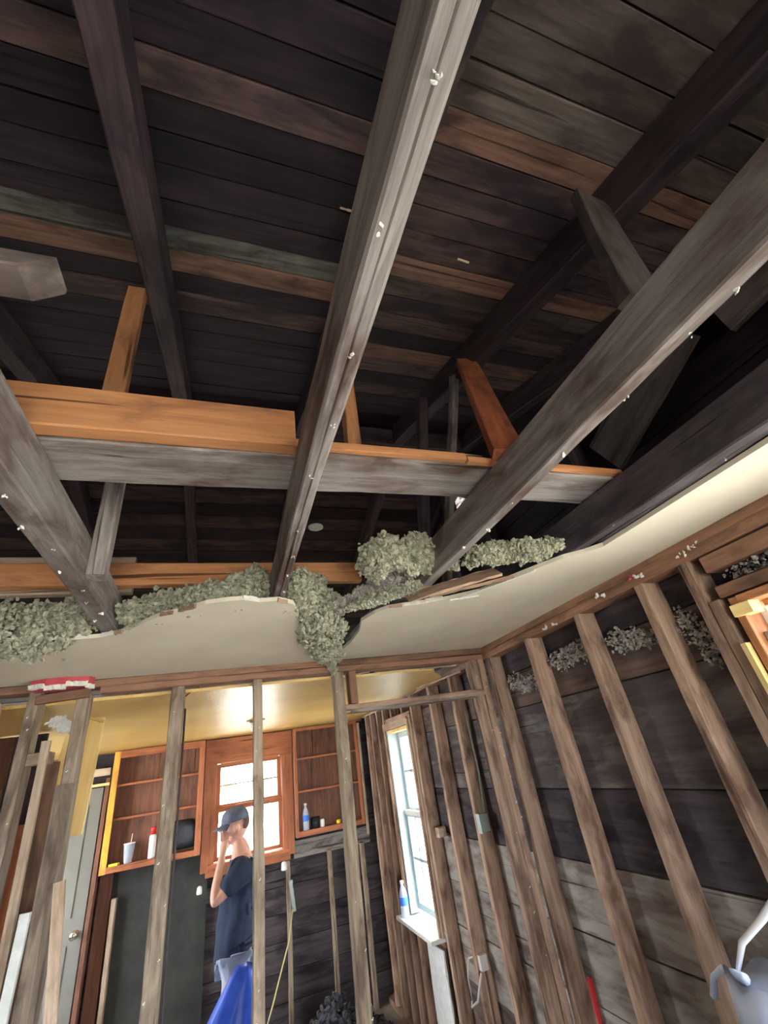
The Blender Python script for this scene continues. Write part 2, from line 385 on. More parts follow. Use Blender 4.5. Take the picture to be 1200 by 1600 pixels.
# ---- windows
def sash(par, axis, a0, a1, z0, z1, depth, rows_, cols, mat, st=.035, mu=.014, th=.03, glass=True):
    """a sash in the plane axis=depth; a = the horizontal coordinate"""
    def bx(nm, p, q, r, s, t=th, m=mat, pr=None):
        if axis == 'x': return boxt(nm, depth - t / 2, depth + t / 2, p, q, r, s, m, pr or par, jit=0)
        return boxt(nm, p, q, depth - t / 2, depth + t / 2, r, s, m, pr or par, jit=0)
    s_ = bx('sash', a0, a0 + st, z0, z1); bx('sash', a1 - st, a1, z0, z1)
    bx('sash', a0 + st, a1 - st, z0, z0 + st); bx('sash', a0 + st, a1 - st, z1 - st, z1)
    A0, A1, Z0, Z1 = a0 + st, a1 - st, z0 + st, z1 - st
    for i in range(1, rows_): zz = Z0 + (Z1 - Z0) * i / rows_; bx('muntin', A0, A1, zz - mu / 2, zz + mu / 2, .018)
    for j in range(1, cols):
        aa = A0 + (A1 - A0) * j / cols; bx('muntin', aa - mu / 2, aa + mu / 2, Z0, Z1, .018)
    for i in range(rows_):
        for j in range(cols):
            p = A0 + (A1 - A0) * j / cols + mu / 2; q = A0 + (A1 - A0) * (j + 1) / cols - mu / 2
            r = Z0 + (Z1 - Z0) * i / rows_ + mu / 2; s = Z0 + (Z1 - Z0) * (i + 1) / rows_ - mu / 2
            bx('pane', p, q, r, s, .003, 'glass')
# window_1: over the sink in the back wall
w1 = struct(empty('window_1', .26, 5.45, -.60))
sash(w1, 'y', -.05, .58, -.19, .20, 5.475, 2, 1, 'cabinet', .035, .012)
sash(w1, 'y', -.05, .58, -.60, -.185, 5.445, 1, 1, 'cabinet', .03, .014)
for nm, a in (('casing', (-.165, -.055, 5.375, 5.40, -.66, .33)), ('casing', (.585, .695, 5.375, 5.40, -.66, .33)),
              ('casing', (-.165, .695, 5.370, 5.40, .205, .425)), ('jamb', (-.062, -.05, 5.40, 5.52, -.62, .215)),
              ('jamb', (.58, .592, 5.40, 5.52, -.62, .215)), ('jamb', (-.05, .58, 5.40, 5.52, .203, .215)),
              ('meeting_rail', (-.05, .58, 5.41, 5.432, -.215, -.17)), ('sill', (-.10, .63, 5.33, 5.52, -.635, -.605)),
              ('apron', (-.12, .65, 5.378, 5.40, -.70, -.637)), ('shade_rod', (-.02, .55, 5.362, 5.370, .185, .2))):
    boxt(nm, *a, 'cabinet', w1)
# window_2: tall narrow one in the right wall
w2 = struct(empty('window_2', 1.6, 4.2, -1.13))
sash(w2, 'x', 3.93, 4.49, -.44, .205, 1.615, 2, 3, 'cyan', .045, .022)
sash(w2, 'x', 3.93, 4.49, -1.10, -.42, 1.585, 2, 3, 'cyan', .045, .022)
for nm, a, mt in (('jamb', (1.50, 1.66, 4.49, 4.52, -1.12, .235), 'cyan'), ('jamb', (1.50, 1.66, 3.90, 3.93, -1.12, .235), 'cyan'),
                  ('jamb', (1.50, 1.66, 3.93, 4.49, .207, .235), 'yellowboard'), ('meeting_rail', (1.56, 1.60, 3.93, 4.49, -.45, -.415), 'whitepaint'),
                  ('sill', (1.40, 1.66, 3.84, 4.60, -1.155, -1.13), 'whitepaint'), ('casing', (1.484, 1.50, 4.52, 4.575, -1.13, .28), 'stud'),
                  ('casing', (1.478, 1.50, 3.872, 3.90, -1.13, .28), 'palewood'), ('casing', (1.470, 1.50, 3.845, 3.868, -1.13, .28), 'stud'),
                  ('casing', (1.485, 1.50, 3.822, 3.841, -1.13, .28), 'palewood'), ('head_casing', (1.48, 1.50, 3.90, 4.575, .238, .30), 'palewood')):
    boxt(nm, *a, mt, w2)
# window_3: near window with the glowing orange frame
w3 = struct(empty('window_3', 1.6, .35, -1.1))
sash(w3, 'x', -.20, .88, -.40, .245, 1.635, 2, 3, 'cyan', .04, .016)
sash(w3, 'x', -.20, .88, -1.06, -.38, 1.605, 2, 3, 'cyan', .04, .016)
for nm, a, mt in (('jamb', (1.50, 1.68, .905, .93, -1.10, .285), 'orange'), ('jamb', (1.50, 1.68, -.235, -.21, -1.1, .285), 'orange'),
                  ('jamb', (1.50, 1.68, -.21, .905, .262, .287), 'orange'), ('stop', (1.575, 1.588, .884, .904, -1.05, .24), 'whitepaint'),
                  ('stop', (1.575, 1.588, -.2, .884, .243, .261), 'orange'), ('casing', (1.478, 1.499, .934, .952, -1.1, .15), 'yellowboard'),
                  ('stop', (1.53, 1.545, .880, .904, -1.05, .17), 'palewood'), ('corner_block', (1.485, 1.535, .87, .93, .225, .262), 'yellowboard'),
                  ('sill', (1.45, 1.70, -.25, .96, -1.135, -1.102), 'whitepaint')):
    boxt(nm, *a, mt, w3)
# ---- walls behind and left of the camera (window behind open to the sky; left opening added for far-room light)
def simple_wall(name, axis, at, a0, a1, z0, z1, holes, mt, hb=.26):
    w = struct(empty(name, at if axis == 'x' else (a0 + a1) / 2, at if axis == 'y' else (a0 + a1) / 2, FL))
    z = z0
    while z < z1 - .01:
        s = min(z + hb, z1)
        for (p, q, r, t) in rects_minus(a0, a1, z, s, holes):
            if axis == 'x': boxt('plank', at, at + .02, p, q, r + .002, t - .002, mt, w, seg=.8)
            else: boxt('plank', p, q, at, at + .02, r + .002, t - .002, mt, w, seg=.8)
        z = s
    for (p, q, r, t) in rects_minus(a0, a1, z0, z1, holes):  # unseen backing added so no light seeps between the planks
        if axis == 'x': boxt('leak_block', at - .03, at - .005, p, q, r, t, 'tarpaper', w, jit=0, seg=3)
        elif at < 0: boxt('leak_block', p, q, at - .03, at - .005, r, t, 'tarpaper', w, jit=0, seg=3)
        else: boxt('leak_block', p, q, at + .022, at + .045, r, t, 'tarpaper', w, jit=0, seg=3)
    return w
simple_wall('wall_front', 'y', -1.92, -2.2, 1.6, FL, .6, [(-.8, 1.1, -1.2, .0)], 'sheathbrown')
simple_wall('wall_left', 'x', -2.22, -1.9, 5.6, FL, 1.9, [(3.8, 4.9, -1.1, .4)], 'sheathbrown')  # unseen opening added to let more light into the back room
# ---- back wall
wb = struct(simple_wall('wall_back', 'y', 5.52, -2.2, 1.6, FL, .52, [(-.06, .59, -.62, .215)], 'sheath', .2))
boxt('plank', .70, 1.49, 5.505, 5.52, -.72, -.58, 'sheathpale', wb)
slab('tar_paper', [(-.84, 5.478), (-.10, 5.478), (-.10, 5.484), (-.84, 5.484)], FL + .05, -.52, 'tarpaper', wb)
boxt('top_plate', -2.2, 1.5, 5.405, 5.50, .43, .50, 'plate', wb)
for i, (a, lab) in enumerate([(.61, 'thin bare stud under the back window right corner with the dangling cord'), (1.02, 'thin bare stud below the right-hand cabinet'),
               (-.86, 'white-spattered stud beside the black tar paper'), (1.36, 'dark stud below the far right end of the cabinet')]):
    stud(a, a + .035, 5.405, 5.475, FL, -.70 if a != .61 else -.71, 'studpart' if a != -.86 else 'palewood', lab, 'studs of the back wall')
# ---- ochre ceiling of the far room
yc = struct(slab('ceiling_back_room', [(-2.2, 2.545), (-.9, 2.545), (-.3, 2.547), (.5, 2.545), (.69, 2.56), (.75, 2.585), (1.0, 2.56), (1.22, 2.59), (1.30, 2.75), (1.41, 2.9), (1.42, 5.5), (-2.2, 5.5)], .436, .450, 'yceil'))
# ---- cream drywall ceiling with the torn edge
out = [(-2.2, 2.02), (-1.5, 1.95), (-1.1, 1.93), (-.9, 1.90), (-.80, 1.86), (-.70, 1.83), (-.60, 1.80), (-.5, 1.78), (-.42, 1.77), (-.37, 1.74), (-.32, 1.70), (-.26, 1.62), (-.21, 1.56), (-.15, 1.53), (-.07, 1.46), (-.01, 1.44), (.045, 1.43),
       (.10, 1.46), (.16, 1.45), (.215, 1.49), (.25, 1.60), (.28, 1.78), (.34, 1.98), (.38, 2.15), (.44, 2.34), (.50, 2.38), (.55, 2.30), (.57, 2.08), (.56, 1.88), (.53, 1.74), (.56, 1.64), (.60, 1.585), (.66, 1.56), (.74, 1.535), (.83, 1.50), (.93, 1.43),
       (.985, 1.31), (1.045, 1.20), (1.095, 1.115), (1.15, 1.07), (1.188, 1.02), (1.19, .85), (1.19, .5), (1.193, .1), (1.19, -.6), (1.19, -1.85), (1.499, -1.85), (1.499, .3), (1.492, .8), (1.499, 1.2), (1.495, 1.6), (1.499, 2.0), (1.495, 2.44), (1.2, 2.447), (.6, 2.449), (-.2, 2.446), (-.56, 2.449), (-2.2, 2.449)]
ceil = struct(slab('ceiling', out, .515, .529, 'drywall'))
# broken white gypsum along the torn edge
edge = [p for p in out[2:35]]
for i in range(0, len(edge) - 1):
    (ax, ay), (bx_, by) = edge[i], edge[i + 1]
    if random.random() < .6 and not (.2 < ax < .6):
        L = random.uniform(.5, .95); w = random.uniform(.003, .009)
        timber('torn_edge', (ax, ay - .004, .521), (ax + (bx_ - ax) * L, ay + (by - ay) * L - .004, .521), w, .012, 'paper' if random.random() < .7 else 'brownpaper', ceil, jit=.0022, seg=.015)
# ---- partition wall plate, header
wp = struct(empty('wall_partition', .2, 2.5, FL))
for k, (a, b, q) in enumerate([(-.95, .58, 0), (.583, 1.499, 0)]):
    boxt('top_plate', a, b, 2.45, 2.54, .483, .5145, 'plate', wp, jit=.001)
boxt('top_plate', -2.2, -.96, 2.45, 2.54, .483, .5145, 'plate', wp)
boxt('top_plate', -.55, 1.499, 2.455, 2.54, .452, .4825, 'plate', wp, jit=.001)
boxt('door_header', .605, 1.455, 2.452, 2.54, .243, .283, 'stud', wp, jit=.001)
boxt('header_lit_edge', .63, 1.45, 2.447, 2.452, .243, .255, 'sheathpale', wp, jit=.002, seg=.03)  # thin pale strip imitating light on the header's underside
boxt('cripple', .640, .682, 2.46, 2.54, .285, .451, 'plate', wp)
boxt('bottom_plate', -2.2, .6, 2.45, 2.54, FL, FL + .04, 'stud', wp)
ps = [(-.250, -.193, 2.45, .4505, 'greyish timber stud left of the man, standing free in the gutted partition', 'posts'),
      (.138, .182, 2.45, .4505, 'slim pale stud crossing in front of the kitchen window and the man', 'studpart'),
      (.556, .604, 2.45, .4505, 'stud with nail holes under the hanging insulation, left side of the doorway', 'studpart'),
      (1.412, 1.452, 2.45, .4505, 'pale pinkish trimmer stud on the right side of the doorway', 'stud'),
      (1.457, 1.497, 2.45, .4505, 'stud tucked between the doorway trimmer and the right-hand wall', 'stud'),
      (-.634, -.588, 2.45, .455, 'dull grey-brown stud under the crimson scrap at the left', 'posts'),
      (-.822, -.778, 2.45, .482, 'weathered stud at the left edge of the photograph, left of the crimson scrap', 'posts'),
      (-1.02, -.965, 2.45, .482, 'outermost left stud, mostly cut off by the frame', 'posts')]
for (a, b, y, zt, lab, mt) in ps:
    s_ = stud(a, b, y + .0005, y + .09, FL + .04 if a < 1 else FL, zt, mt, lab, 'studs of the gutted partition')
    for k in range(7):          # nail heads and plaster specks
        zz = random.uniform(-.9, .4); r = random.uniform(.002, .0045)
        cs = [np.array([0, 0, 0]), np.array([r, 0, r])]
        link('plaster_speck', fluff_mesh(cs, [r, r * .8], base=ICO1), M['crumb'], s_, Matrix.Translation((random.uniform(a + .005, b - .005), y - .002, zz + EYE)))

# ================================================================== ROOF
T = .32; YR = 2.10; DK = 1.27; ZR = DK + T * YR
nx = Vector((0, 1, T)).normalized()
roof = struct(empty('roof', 0, YR, ZR))
def roofboard(y0, y1, x0, x1, mt, side=1, lift=0):
    """one board laid across the rafters; side 1 = slope over the camera, -1 = far slope"""
    f = lambda y: DK + T * y if side == 1 else ZR - T * (y - YR)
    ya, yb = y0 + .0022, y1 - .0022
    up = Vector((0, -T * side, 1)).normalized()
    w = math.hypot(yb - ya, T * (yb - ya)); ym = (ya + yb) / 2
    c = Vector((0, ym, f(ym))) + up * (.0105 + lift)
    timber('roof_board', (x0, c.y, c.z), (x1, c.y, c.z), w, .020, mt, roof, up=tuple(up), jit=.0008, seg=.3)
nearb = [-1.9, -1.78, -1.66, -1.54, -1.42, -1.30, -1.18, -1.06, -.95, -.84, -.73, -.62, -.52, -.42, -.32, -.23, -.14, -.05, .04, .134, .214, .309, .397, .481, .569, .655, .758, .85, .944, 1.04, 1.14, 1.25, 1.36, 1.47, 1.58, 1.69, 1.80, 1.91, 2.0, 2.095]
left_m = {.569: 'deckdark', .655: 'deckdark', .85: 'deckpale', .944: 'deckorange', 1.14: 'deckbrown', .309: 'deckdark', .397: 'deckbrown', 1.25: 'deckdark'}
right_m = {.04: 'deckgrey', .134: 'deckgrey', .214: 'deckgrey', -.05: 'deckgrey', .309: 'deckorange', .397: 'deckbrown', .481: 'deckbrown', .569: 'deckbrown', .655: 'deckbrown', .758: 'deckorange', .85: 'deckgrey', .944: 'deckbrown', 1.04: 'deckbrown', 1.14: 'deckdark', 1.25: 'deckorange', 1.36: 'deckbrown', 1.47: 'deckdark', 1.58: 'deckbrown'}
for i in range(len(nearb) - 1):
    a, b = nearb[i], nearb[i + 1]; j = .0 if i % 3 else .62
    lf = random.uniform(0, .004)
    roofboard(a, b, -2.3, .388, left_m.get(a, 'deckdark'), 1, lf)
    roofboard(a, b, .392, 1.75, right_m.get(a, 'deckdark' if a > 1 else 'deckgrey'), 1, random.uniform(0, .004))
y = YR + .005; i = 0
while y < 5.75:
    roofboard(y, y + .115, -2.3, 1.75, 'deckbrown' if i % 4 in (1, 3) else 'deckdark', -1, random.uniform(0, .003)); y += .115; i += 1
for side, ya, yb in ((1, -2.1, YR + .012), (-1, YR - .012, 5.85)):
    f = (lambda y: DK + T * y) if side == 1 else (lambda y: ZR - T * (y - YR))
    up = Vector((0, -T * side, 1)).normalized(); a = Vector((-.25, ya, f(ya))) + up * .036; b = Vector((-.25, yb, f(yb))) + up * .036
    timber('roof_leak_block', a, b, 4.2, .016, 'tarpaper', roof, up=tuple(up), jit=0, seg=3)  # unseen sheet added over the boards to stop light leaking in
# rafters: 2x4 on edge under the boards
def rafter(x, side, label, w=.055, h=.135):
    up = Vector((0, -T * side, 1)).normalized()
    f = lambda y: DK + T * y if side == 1 else ZR - T * (y - YR)
    ya, yb = (-1.9, YR - .055) if side == 1 else (YR + .055, 5.7)
    a = Vector((x, ya, f(ya))) - up * (h / 2 + .001); b = Vector((x, yb, f(yb))) - up * (h / 2 + .001)
    return tag(timber('rafter', a, b, w, h, 'rafter', up=tuple(up), jit=.001, seg=.2), label, 'rafter', 'roof rafters')
RX = [-.885, -.262, .385, 1.035, 1.552]
rl = ['dark rafter at far left behind the pale board end', 'dark rafter left of the centre joist, with the orange strut at its lower end', 'dark rafter hidden above the centre joist', 'near-black rafter running diagonally from the upper right corner', 'end rafter against the right-hand gable']
fl_ = ['far-slope rafter at the left of the attic', 'dim far-slope rafter behind the left strut', 'dim far-slope rafter behind the centre joist', 'dim far-slope rafter behind the insulation pile', 'far-slope rafter against the gable']
for x, a, b in zip(RX, rl, fl_):
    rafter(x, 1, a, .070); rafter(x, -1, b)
tag(timber('ridge_board', (-2.3, YR, ZR - .075), (1.59, YR, ZR - .075), .022, .13, 'rafter'), 'dark ridge board running across the attic peak', 'beam')
for a, b in (((.282, .638, 1.468), (.365, .640, 1.470)), ((.728, .708, 1.49), (.775, .712, 1.492))):
    timber('splinter', a, b, .005, .004, 'palewood', roof, jit=.001, seg=.01)
# gable vent high in the right-hand gable
gv = tag(empty('gable_vent', 1.6, 2.3, 1.42), 'small bright slatted vent showing daylight in the dark gable', 'vent')
for a in ((1.585, 1.62, 2.14, 2.155, 1.42, 1.66), (1.585, 1.62, 2.445, 2.46, 1.42, 1.66), (1.585, 1.62, 2.155, 2.445, 1.645, 1.66), (1.585, 1.62, 2.155, 2.445, 1.42, 1.435)):
    boxt('vent_frame', *a, 'rafter', gv)
for k in range(4): timber('slat', (1.6, 2.156, 1.47 + k * .05), (1.6, 2.444, 1.47 + k * .05), .006, .028, 'whitepaint', gv, up=(.6, 0, 1), jit=0)
timber('diagonal_bar', (1.583, 2.17, 1.44), (1.583, 2.42, 1.64), .006, .012, 'rafter', gv)
# boards of the gable end
tag(timber('gable_board', (1.506, 1.10, .98), (1.506, .62, 1.20), .025, .20, 'greybrown'), 'short wide grey board nailed in the dark right-hand gable', 'board')
tag(timber('gable_board', (1.506, .50, 1.10), (1.506, .18, 1.12), .025, .14, 'greybrown'), 'small grey board in the gable at the right edge of the photograph', 'board')
for a, lab in ((.35, 'dark gable stud nearest the photograph right edge'), (1.25, 'dark gable stud above the right end of the flat board'), (2.06, 'dark gable stud on the near side of the small vent'), (2.50, 'dark gable stud on the far side of the small vent'), (3.0, 'dark gable stud beyond the vent, low under the far slope')):
    tag(boxt('gable_stud', 1.52, 1.582, a, a + .04, .53, DK + T * (a if a < YR else 2 * YR - a - .04) - .185, 'rafter'), lab, 'stud', 'gable studs')

# ================================================================== CEILING JOISTS
def crumbs(par, x0, x1, ys, z):
    for y in ys:
        n = random.randint(2, 4); r = random.uniform(.003, .0065)
        cs = [np.array([random.uniform(-1, 1) * r, random.uniform(-1, 1) * r * 1.5, random.uniform(-1, .2) * r]) for _ in range(n)]
        link('plaster_crumb', fluff_mesh(cs, [r * random.uniform(.5, 1) for _ in cs], base=ICO1), M['crumb'], par, Matrix.Translation((random.uniform(x0, x1), y, z + EYE)))
JZ0, JZ1 = .531, .655
def joist(x0, x1, ye, label, ys, gr_=0, zt=JZ1, mt='joist'):
    j = timber('ceiling_joist', ((x0 + x1) / 2, -1.9, (JZ0 + zt) / 2), ((x0 + x1) / 2, ye, (JZ0 + zt) / 2), x1 - x0, zt - JZ0, mt, jit=.0013, seg=.05, groove=gr_, ch=.004)
    tag(j, label, 'beam', 'old ceiling joists'); crumbs(j, x0 + .006, x1 - .006, ys, JZ0 - .002); return j
joist(-.425, -.370, 2.54, 'weathered ceiling joist at the left edge, dotted with white plaster on its underside', [.86, .98, 1.09, 1.22, 1.35, 1.45, 1.55, 1.62])
joist(.142, .181, 2.54, 'central grey ceiling joist with a long crack along its underside', [.02, .10, .24, .42, .58, .74, .98, 1.12, 1.26, 1.40], .0022)
joist(.670, .708, 2.54, 'long ceiling joist slanting from the right edge down to the insulation pile', [.06, .13, .20, .28, .42, .60, .80, .95, 1.06])
joist(1.118, 1.166, 2.54, 'dark ceiling joist beside the strip of cream ceiling at the right', [.40, .55, .9], mt='joistdark')  # shadowed joist, darkened through its material colour
# strips left on the joist beside the ceiling strip
tag(boxt('nailer_strip', 1.168, 1.189, -1.85, 1.02, .531, .575, 'joistdark'), 'thin grey nailer strip along the cream ceiling strip at the right', 'strip')
# ---- boards lying across the joists
BZ = JZ1 + .001
tag(boxt('flat_board', -.62, 1.205, .8365, .985, BZ, BZ + .036, 'joist', jit=.0015, seg=.08), 'long stained grey board laid flat across the joists, seen from below', 'board')
tag(boxt('lit_edge_strip', .12, .60, .816, .834, BZ + .014, BZ + .036, 'orange'), 'orange strip coloured as warm light along the front of the flat grey board, centre bay', 'strip', 'warm-lit edge strips of the flat board')  # orange stands in for warm light on the flat board's front edge
tag(boxt('lit_edge_strip', .605, 1.16, .818, .834, BZ + .012, BZ + .030, 'orange'), 'dull orange strip coloured as warm light along the front of the flat grey board, right bay', 'strip', 'warm-lit edge strips of the flat board')  # same warm-lit edge continued, light put into the orange colour
tag(boxt('upright_board', -.60, .137, .796, .834, BZ + .0005, BZ + .108, 'orange', jit=.0009), 'wide new orange board standing on edge across the left bay', 'board')
tag(boxt('upright_board', .385, .76, .950, .975, BZ + .038, BZ + .148, 'brownpaper', jit=.001), 'short pinkish board standing behind the orange strip in the centre bay', 'board')
tag(boxt('upright_board', -2.1, .52, 1.63, 1.67, BZ, BZ + .082, 'orange', jit=.0012), 'low orange board across the joists just above the insulation', 'board')
tag(boxt('upright_board', -1.9, -.335, 1.70, 1.735, BZ, BZ + .14, 'palewood'), 'pale grey board behind the low orange board at the left', 'board')
tag(timber('loose_board', (-1.1, .495, BZ + .02), (-.272, .495, BZ + .02), .058, .034, 'greybrown', skew1=.02), 'sawn end of a pale board resting on the left joist, upper left', 'board')
# ---- struts up to the rafters
def strut(p0, p1, w, h, mt, label, up=(0, 1, 0), **k):
    return tag(timber('roof_strut', p0, p1, w, h, mt, up=up, **k), label, 'strut', 'struts between joists and rafters')
strut((-.296, .955, BZ + .038), (-.318, 1.045, 1.46), .052, .036, 'orange', 'bright orange upright strut at the left, rising to the dark rafter', jit=.001)
strut((-.345, 1.30, .545), (-.345, 1.30, 1.05), .045, .05, 'joist', 'grey upright strut nailed to the side of the left joist below the flat board')
strut((.335, .99, BZ + .037), (.36, 1.0, 1.49), .04, .05, 'orange', 'narrow orange strut half hidden behind the centre joist')
strut((.70, .765, BZ), (1.0, 1.16, 1.53), .085, .036, 'redlum', 'red-brown slanted strut between the right joist and the dark rafter', up=(.3, 1, -.3))
strut((.725, .32, BZ), (.965, .385, 1.33), .105, .03, 'greybrown', 'wide grey board slanting from the right joist up to the black rafter', up=(0, 1, 0))
strut((.985, 1.78, BZ), (1.0, 1.27, 1.56), .03, .05, 'joist', 'thin grey post behind the red-brown strut in the dark attic', up=(0, 1, 0))
strut((.90, 1.85, BZ), (.93, 1.5, 1.62), .05, .05, 'rafter', 'dark slanted post left of the thin grey post', up=(0, 1, 0))
# oval pale things on the far roof slope
for (x, y, z, r, lab) in [(.62, 2.94, 1.62, .045, 'small pale dish-shaped patch on the far roof slope, lower of the two'), (.70, 2.20, 1.76, .028, 'small pale bluish tag on the roof near the ridge')]:
    p = lathe('pale_disc', x, y, z, [(r * .3, 0), (r, .004), (r, .012), (r * .9, .016), (r * .2, .02)], 'whitepaint', axis=(0, .3, 1)); p.scale = (1.3, .9, 1)
    tag(p, lab, 'disc')

# ================================================================== INSULATION
clump('insulation_heap', [(-1.35, 1.88, .54, .12, .10, .10), (-1.0, 1.80, .55, .12, .08, .10), (-.72, 1.76, .55, .12, .07, .105), (-.59, 1.75, .545, .08, .06, .085), (-.475, 1.74, .59, .05, .05, .065)], 3400, 'insul', 'large grey-green insulation heap drooping over the ceiling edge at the far left')
clump('insulation_heap', [(-.33, 1.69, .575, .04, .05, .045), (-.20, 1.64, .575, .07, .05, .05), (-.08, 1.56, .57, .07, .05, .042), (.02, 1.52, .575, .06, .05, .045), (.10, 1.53, .60, .045, .045, .075)], 2300, 'insul', 'grey-green insulation ridge between the left and centre joists')
clump('insulation_heap', [(.225, 1.54, .60, .05, .05, .075), (.30, 1.60, .58, .08, .06, .085), (.36, 1.75, .53, .09, .07, .065), (.42, 2.0, .50, .08, .08, .045), (.50, 2.26, .485, .05, .06, .035)], 4000, 'insul', 'insulation spilling down through the torn ceiling notch right of the centre joist')
clump('insulation_tuft', [(.53, 2.41, .50, .025, .02, .03), (.55, 2.42, .455, .018, .014, .03)], 220, 'insul', 'small insulation tuft caught on top of the doorway stud', size=(.004, .010))
clump('insulation_heap', [(.44, 1.60, .54, .06, .05, .022), (.52, 1.50, .555, .06, .05, .034), (.60, 1.42, .57, .06, .05, .04)], 1500, 'insul2', 'dull flattened grey insulation between the hanging tuft and the raised pile')
clump('insulation_heap', [(.465, 1.33, .60, .05, .05, .07), (.55, 1.31, .63, .06, .05, .055), (.64, 1.30, .615, .055, .04, .075), (.735, 1.27, .605, .045, .04, .065)], 3000, 'insul', 'tall raised insulation pile at the foot of the right joist')
clump('insulation_heap', [(.44, 1.50, .50, .05, .03, .016), (.53, 1.42, .505, .05, .03, .018), (.62, 1.34, .515, .04, .03, .02)], 700, 'insul', 'pale thin fringe of insulation under the raised pile', size=(.003, .009))
clump('insulation_heap', [(.80, 1.20, .565, .035, .04, .035), (.90, 1.19, .57, .05, .04, .035), (1.0, 1.16, .565, .05, .04, .035), (1.085, 1.11, .565, .025, .03, .028)], 1900, 'insul', 'long insulation ridge right of the right joist, beside the cream ceiling strip', size=(.003, .010))
clump('insulation_tuft', [(-.405, .64, .515, .012, .02, .012), (-.40, .60, .515, .012, .02, .012)], 60, 'insul', 'tiny fluff tuft stuck to the left joist at the photograph edge', size=(.004, .008))
# broken backing boards beside the pile
tag(timber('broken_board', (.60, 1.335, .475), (.90, 1.235, .515), .085, .007, 'brownpaper', up=(0, -.75, 1), jit=.003, seg=.03, skew0=.02), 'broken pinkish backing board under the raised insulation pile', 'board')
tag(timber('broken_board', (.70, 1.40, .494), (.95, 1.22, .500), .05, .007, 'brownpaper', up=(0, -.4, 1), jit=.004, seg=.03), 'narrow broken backing board between pile and torn white strip', 'board')
tag(timber('gypsum_strip', (.85, 1.46, .502), (1.03, 1.20, .508), .010, .005, 'paper', up=(0, 0, 1), jit=.001), 'snapped white gypsum strip hanging from the torn ceiling edge', 'strip')
tag(timber('gypsum_strip', (.82, 1.475, .501), (.93, 1.44, .502), .006, .005, 'paper', jit=.001), 'short white splinter crossing the snapped gypsum strip', 'strip')
# crumbs hanging along the corner where ceiling meets the right wall
for k, (x, y, z, c_) in enumerate([(1.49, 1.72, .45, 'crumb'), (1.49, 1.22, .48, 'redpaint'), (1.485, 1.18, .47, 'crumb'), (1.49, 1.00, .47, 'crumb'), (1.49, .94, .48, 'crumb'), (1.49, 1.80, .45, 'crumb'), (1.49, 1.40, .47, 'crumb')]):
    cs = [np.array([random.uniform(-1, 0) * .008, random.uniform(-1, 1) * .02, random.uniform(-1, 1) * .008]) for _ in range(7)]
    o = link('plaster_residue', fluff_mesh(cs, [random.uniform(.004, .009) for _ in cs], base=ICO1), M[c_], wr, Matrix.Translation((x + .004, y, z + EYE)))

# ================================================================== LEFT SIDE WRECKAGE
v = []
rp = tag(slab('plaster_scrap', [(-.80, 2.375), (-.74, 2.35), (-.66, 2.345), (-.58, 2.36), (-.565, 2.40), (-.60, 2.449), (-.80, 2.449)], .475, .514, 'redpaint'), 'crimson-painted plaster scrap with white torn rim above the left stud', 'plaster')
for (a, b) in [((-.80, 2.372), (-.74, 2.345)), ((-.74, 2.345), (-.66, 2.34)), ((-.66, 2.34), (-.58, 2.355)), ((-.58, 2.355), (-.562, 2.40))]:
    timber('torn_rim', (*a, .478), (*b, .478), .012, .018, 'paper', rp, jit=.003, seg=.012)
tag(timber('broken_lath', (-.78, 2.41, .44), (-.58, 2.41, .455), .03, .035, 'plate', jit=.002), 'splintered brown lath under the crimson plaster scrap', 'board')
clump('plaster_lump', [(-.74, 2.60, .37, .03, .02, .02), (-.66, 2.60, .33, .04, .02, .025)], 90, 'crumb', 'whitish-yellow plaster lump hanging behind the left stud', 'plaster', size=(.006, .016))
tag(timber('painted_panel', (-.66, 3.0, .425), (-.686, 3.0, -.105), .075, .02, 'yellowboard', up=(0, 1, 0)), 'glowing pale yellow board right of the left stud', 'board')
tag(timber('slanted_strip', (-.70, 2.97, .43), (-.62, 2.97, .40), .012, .02, 'yellowboard', up=(0, 1, 0)), 'small slanted strip capping the glowing yellow board', 'strip')
tag(timber('painted_panel', (-.73, 2.9, .40), (-.78, 2.9, -.10), .06, .02, 'yellowboard', up=(0, 1, 0)), 'yellow board with torn edge left of the crimson-topped stud', 'board')
tag(timber('leaning_board', (-.77, 2.62, .24), (-.30, 2.62, -1.905), .030, .02, 'whitepaint', up=(0, 1, 0)), 'narrow white-edged board leaning behind the left stud', 'board')
tag(timber('leaning_board', (-.645, 2.375, -.29), (-.665, 2.30, -1.905), .032, .02, 'whitepaint', up=(0, 1, 0)), 'bright white board standing at the lower left corner', 'board')
tag(timber('leaning_board', (-.705, 2.40, .27), (-.68, 2.40, -1.905), .030, .02, 'palewood', up=(0, 1, 0)), 'pointed yellowish board standing between the two left posts', 'board')
tag(timber('leaning_board', (-.560, 2.385, -.22), (-.33, 2.29, -1.905), .036, .022, 'palewood', up=(0, 1, 0)), 'raw tan plank leaning right of the left stud at the bottom', 'board')
tag(timber('leaning_board', (-.71, 2.58, .20), (-.70, 2.56, -1.905), .05, .02, 'plate', up=(0, 1, 0)), 'dark brown board behind the pointed yellowish board', 'board')
tag(timber('leaning_board', (-.610, 2.425, .10), (-.575, 2.36, -1.905), .062, .035, 'posts', up=(0, 1, 0)), 'wide dull board leaning on the lower part of the crimson-topped stud', 'board')
tag(boxt('blocking_piece', -.784, -.70, 2.46, 2.53, .19, .235, 'palewood'), 'short pale block nailed between the left stud and the pointed board', 'block')
tag(timber('leaning_board', (-.93, 2.43, .44), (-.86, 2.43, -1.905), .05, .02, 'palewood', up=(0, 1, 0)), 'light brown board at the left photograph edge', 'board')
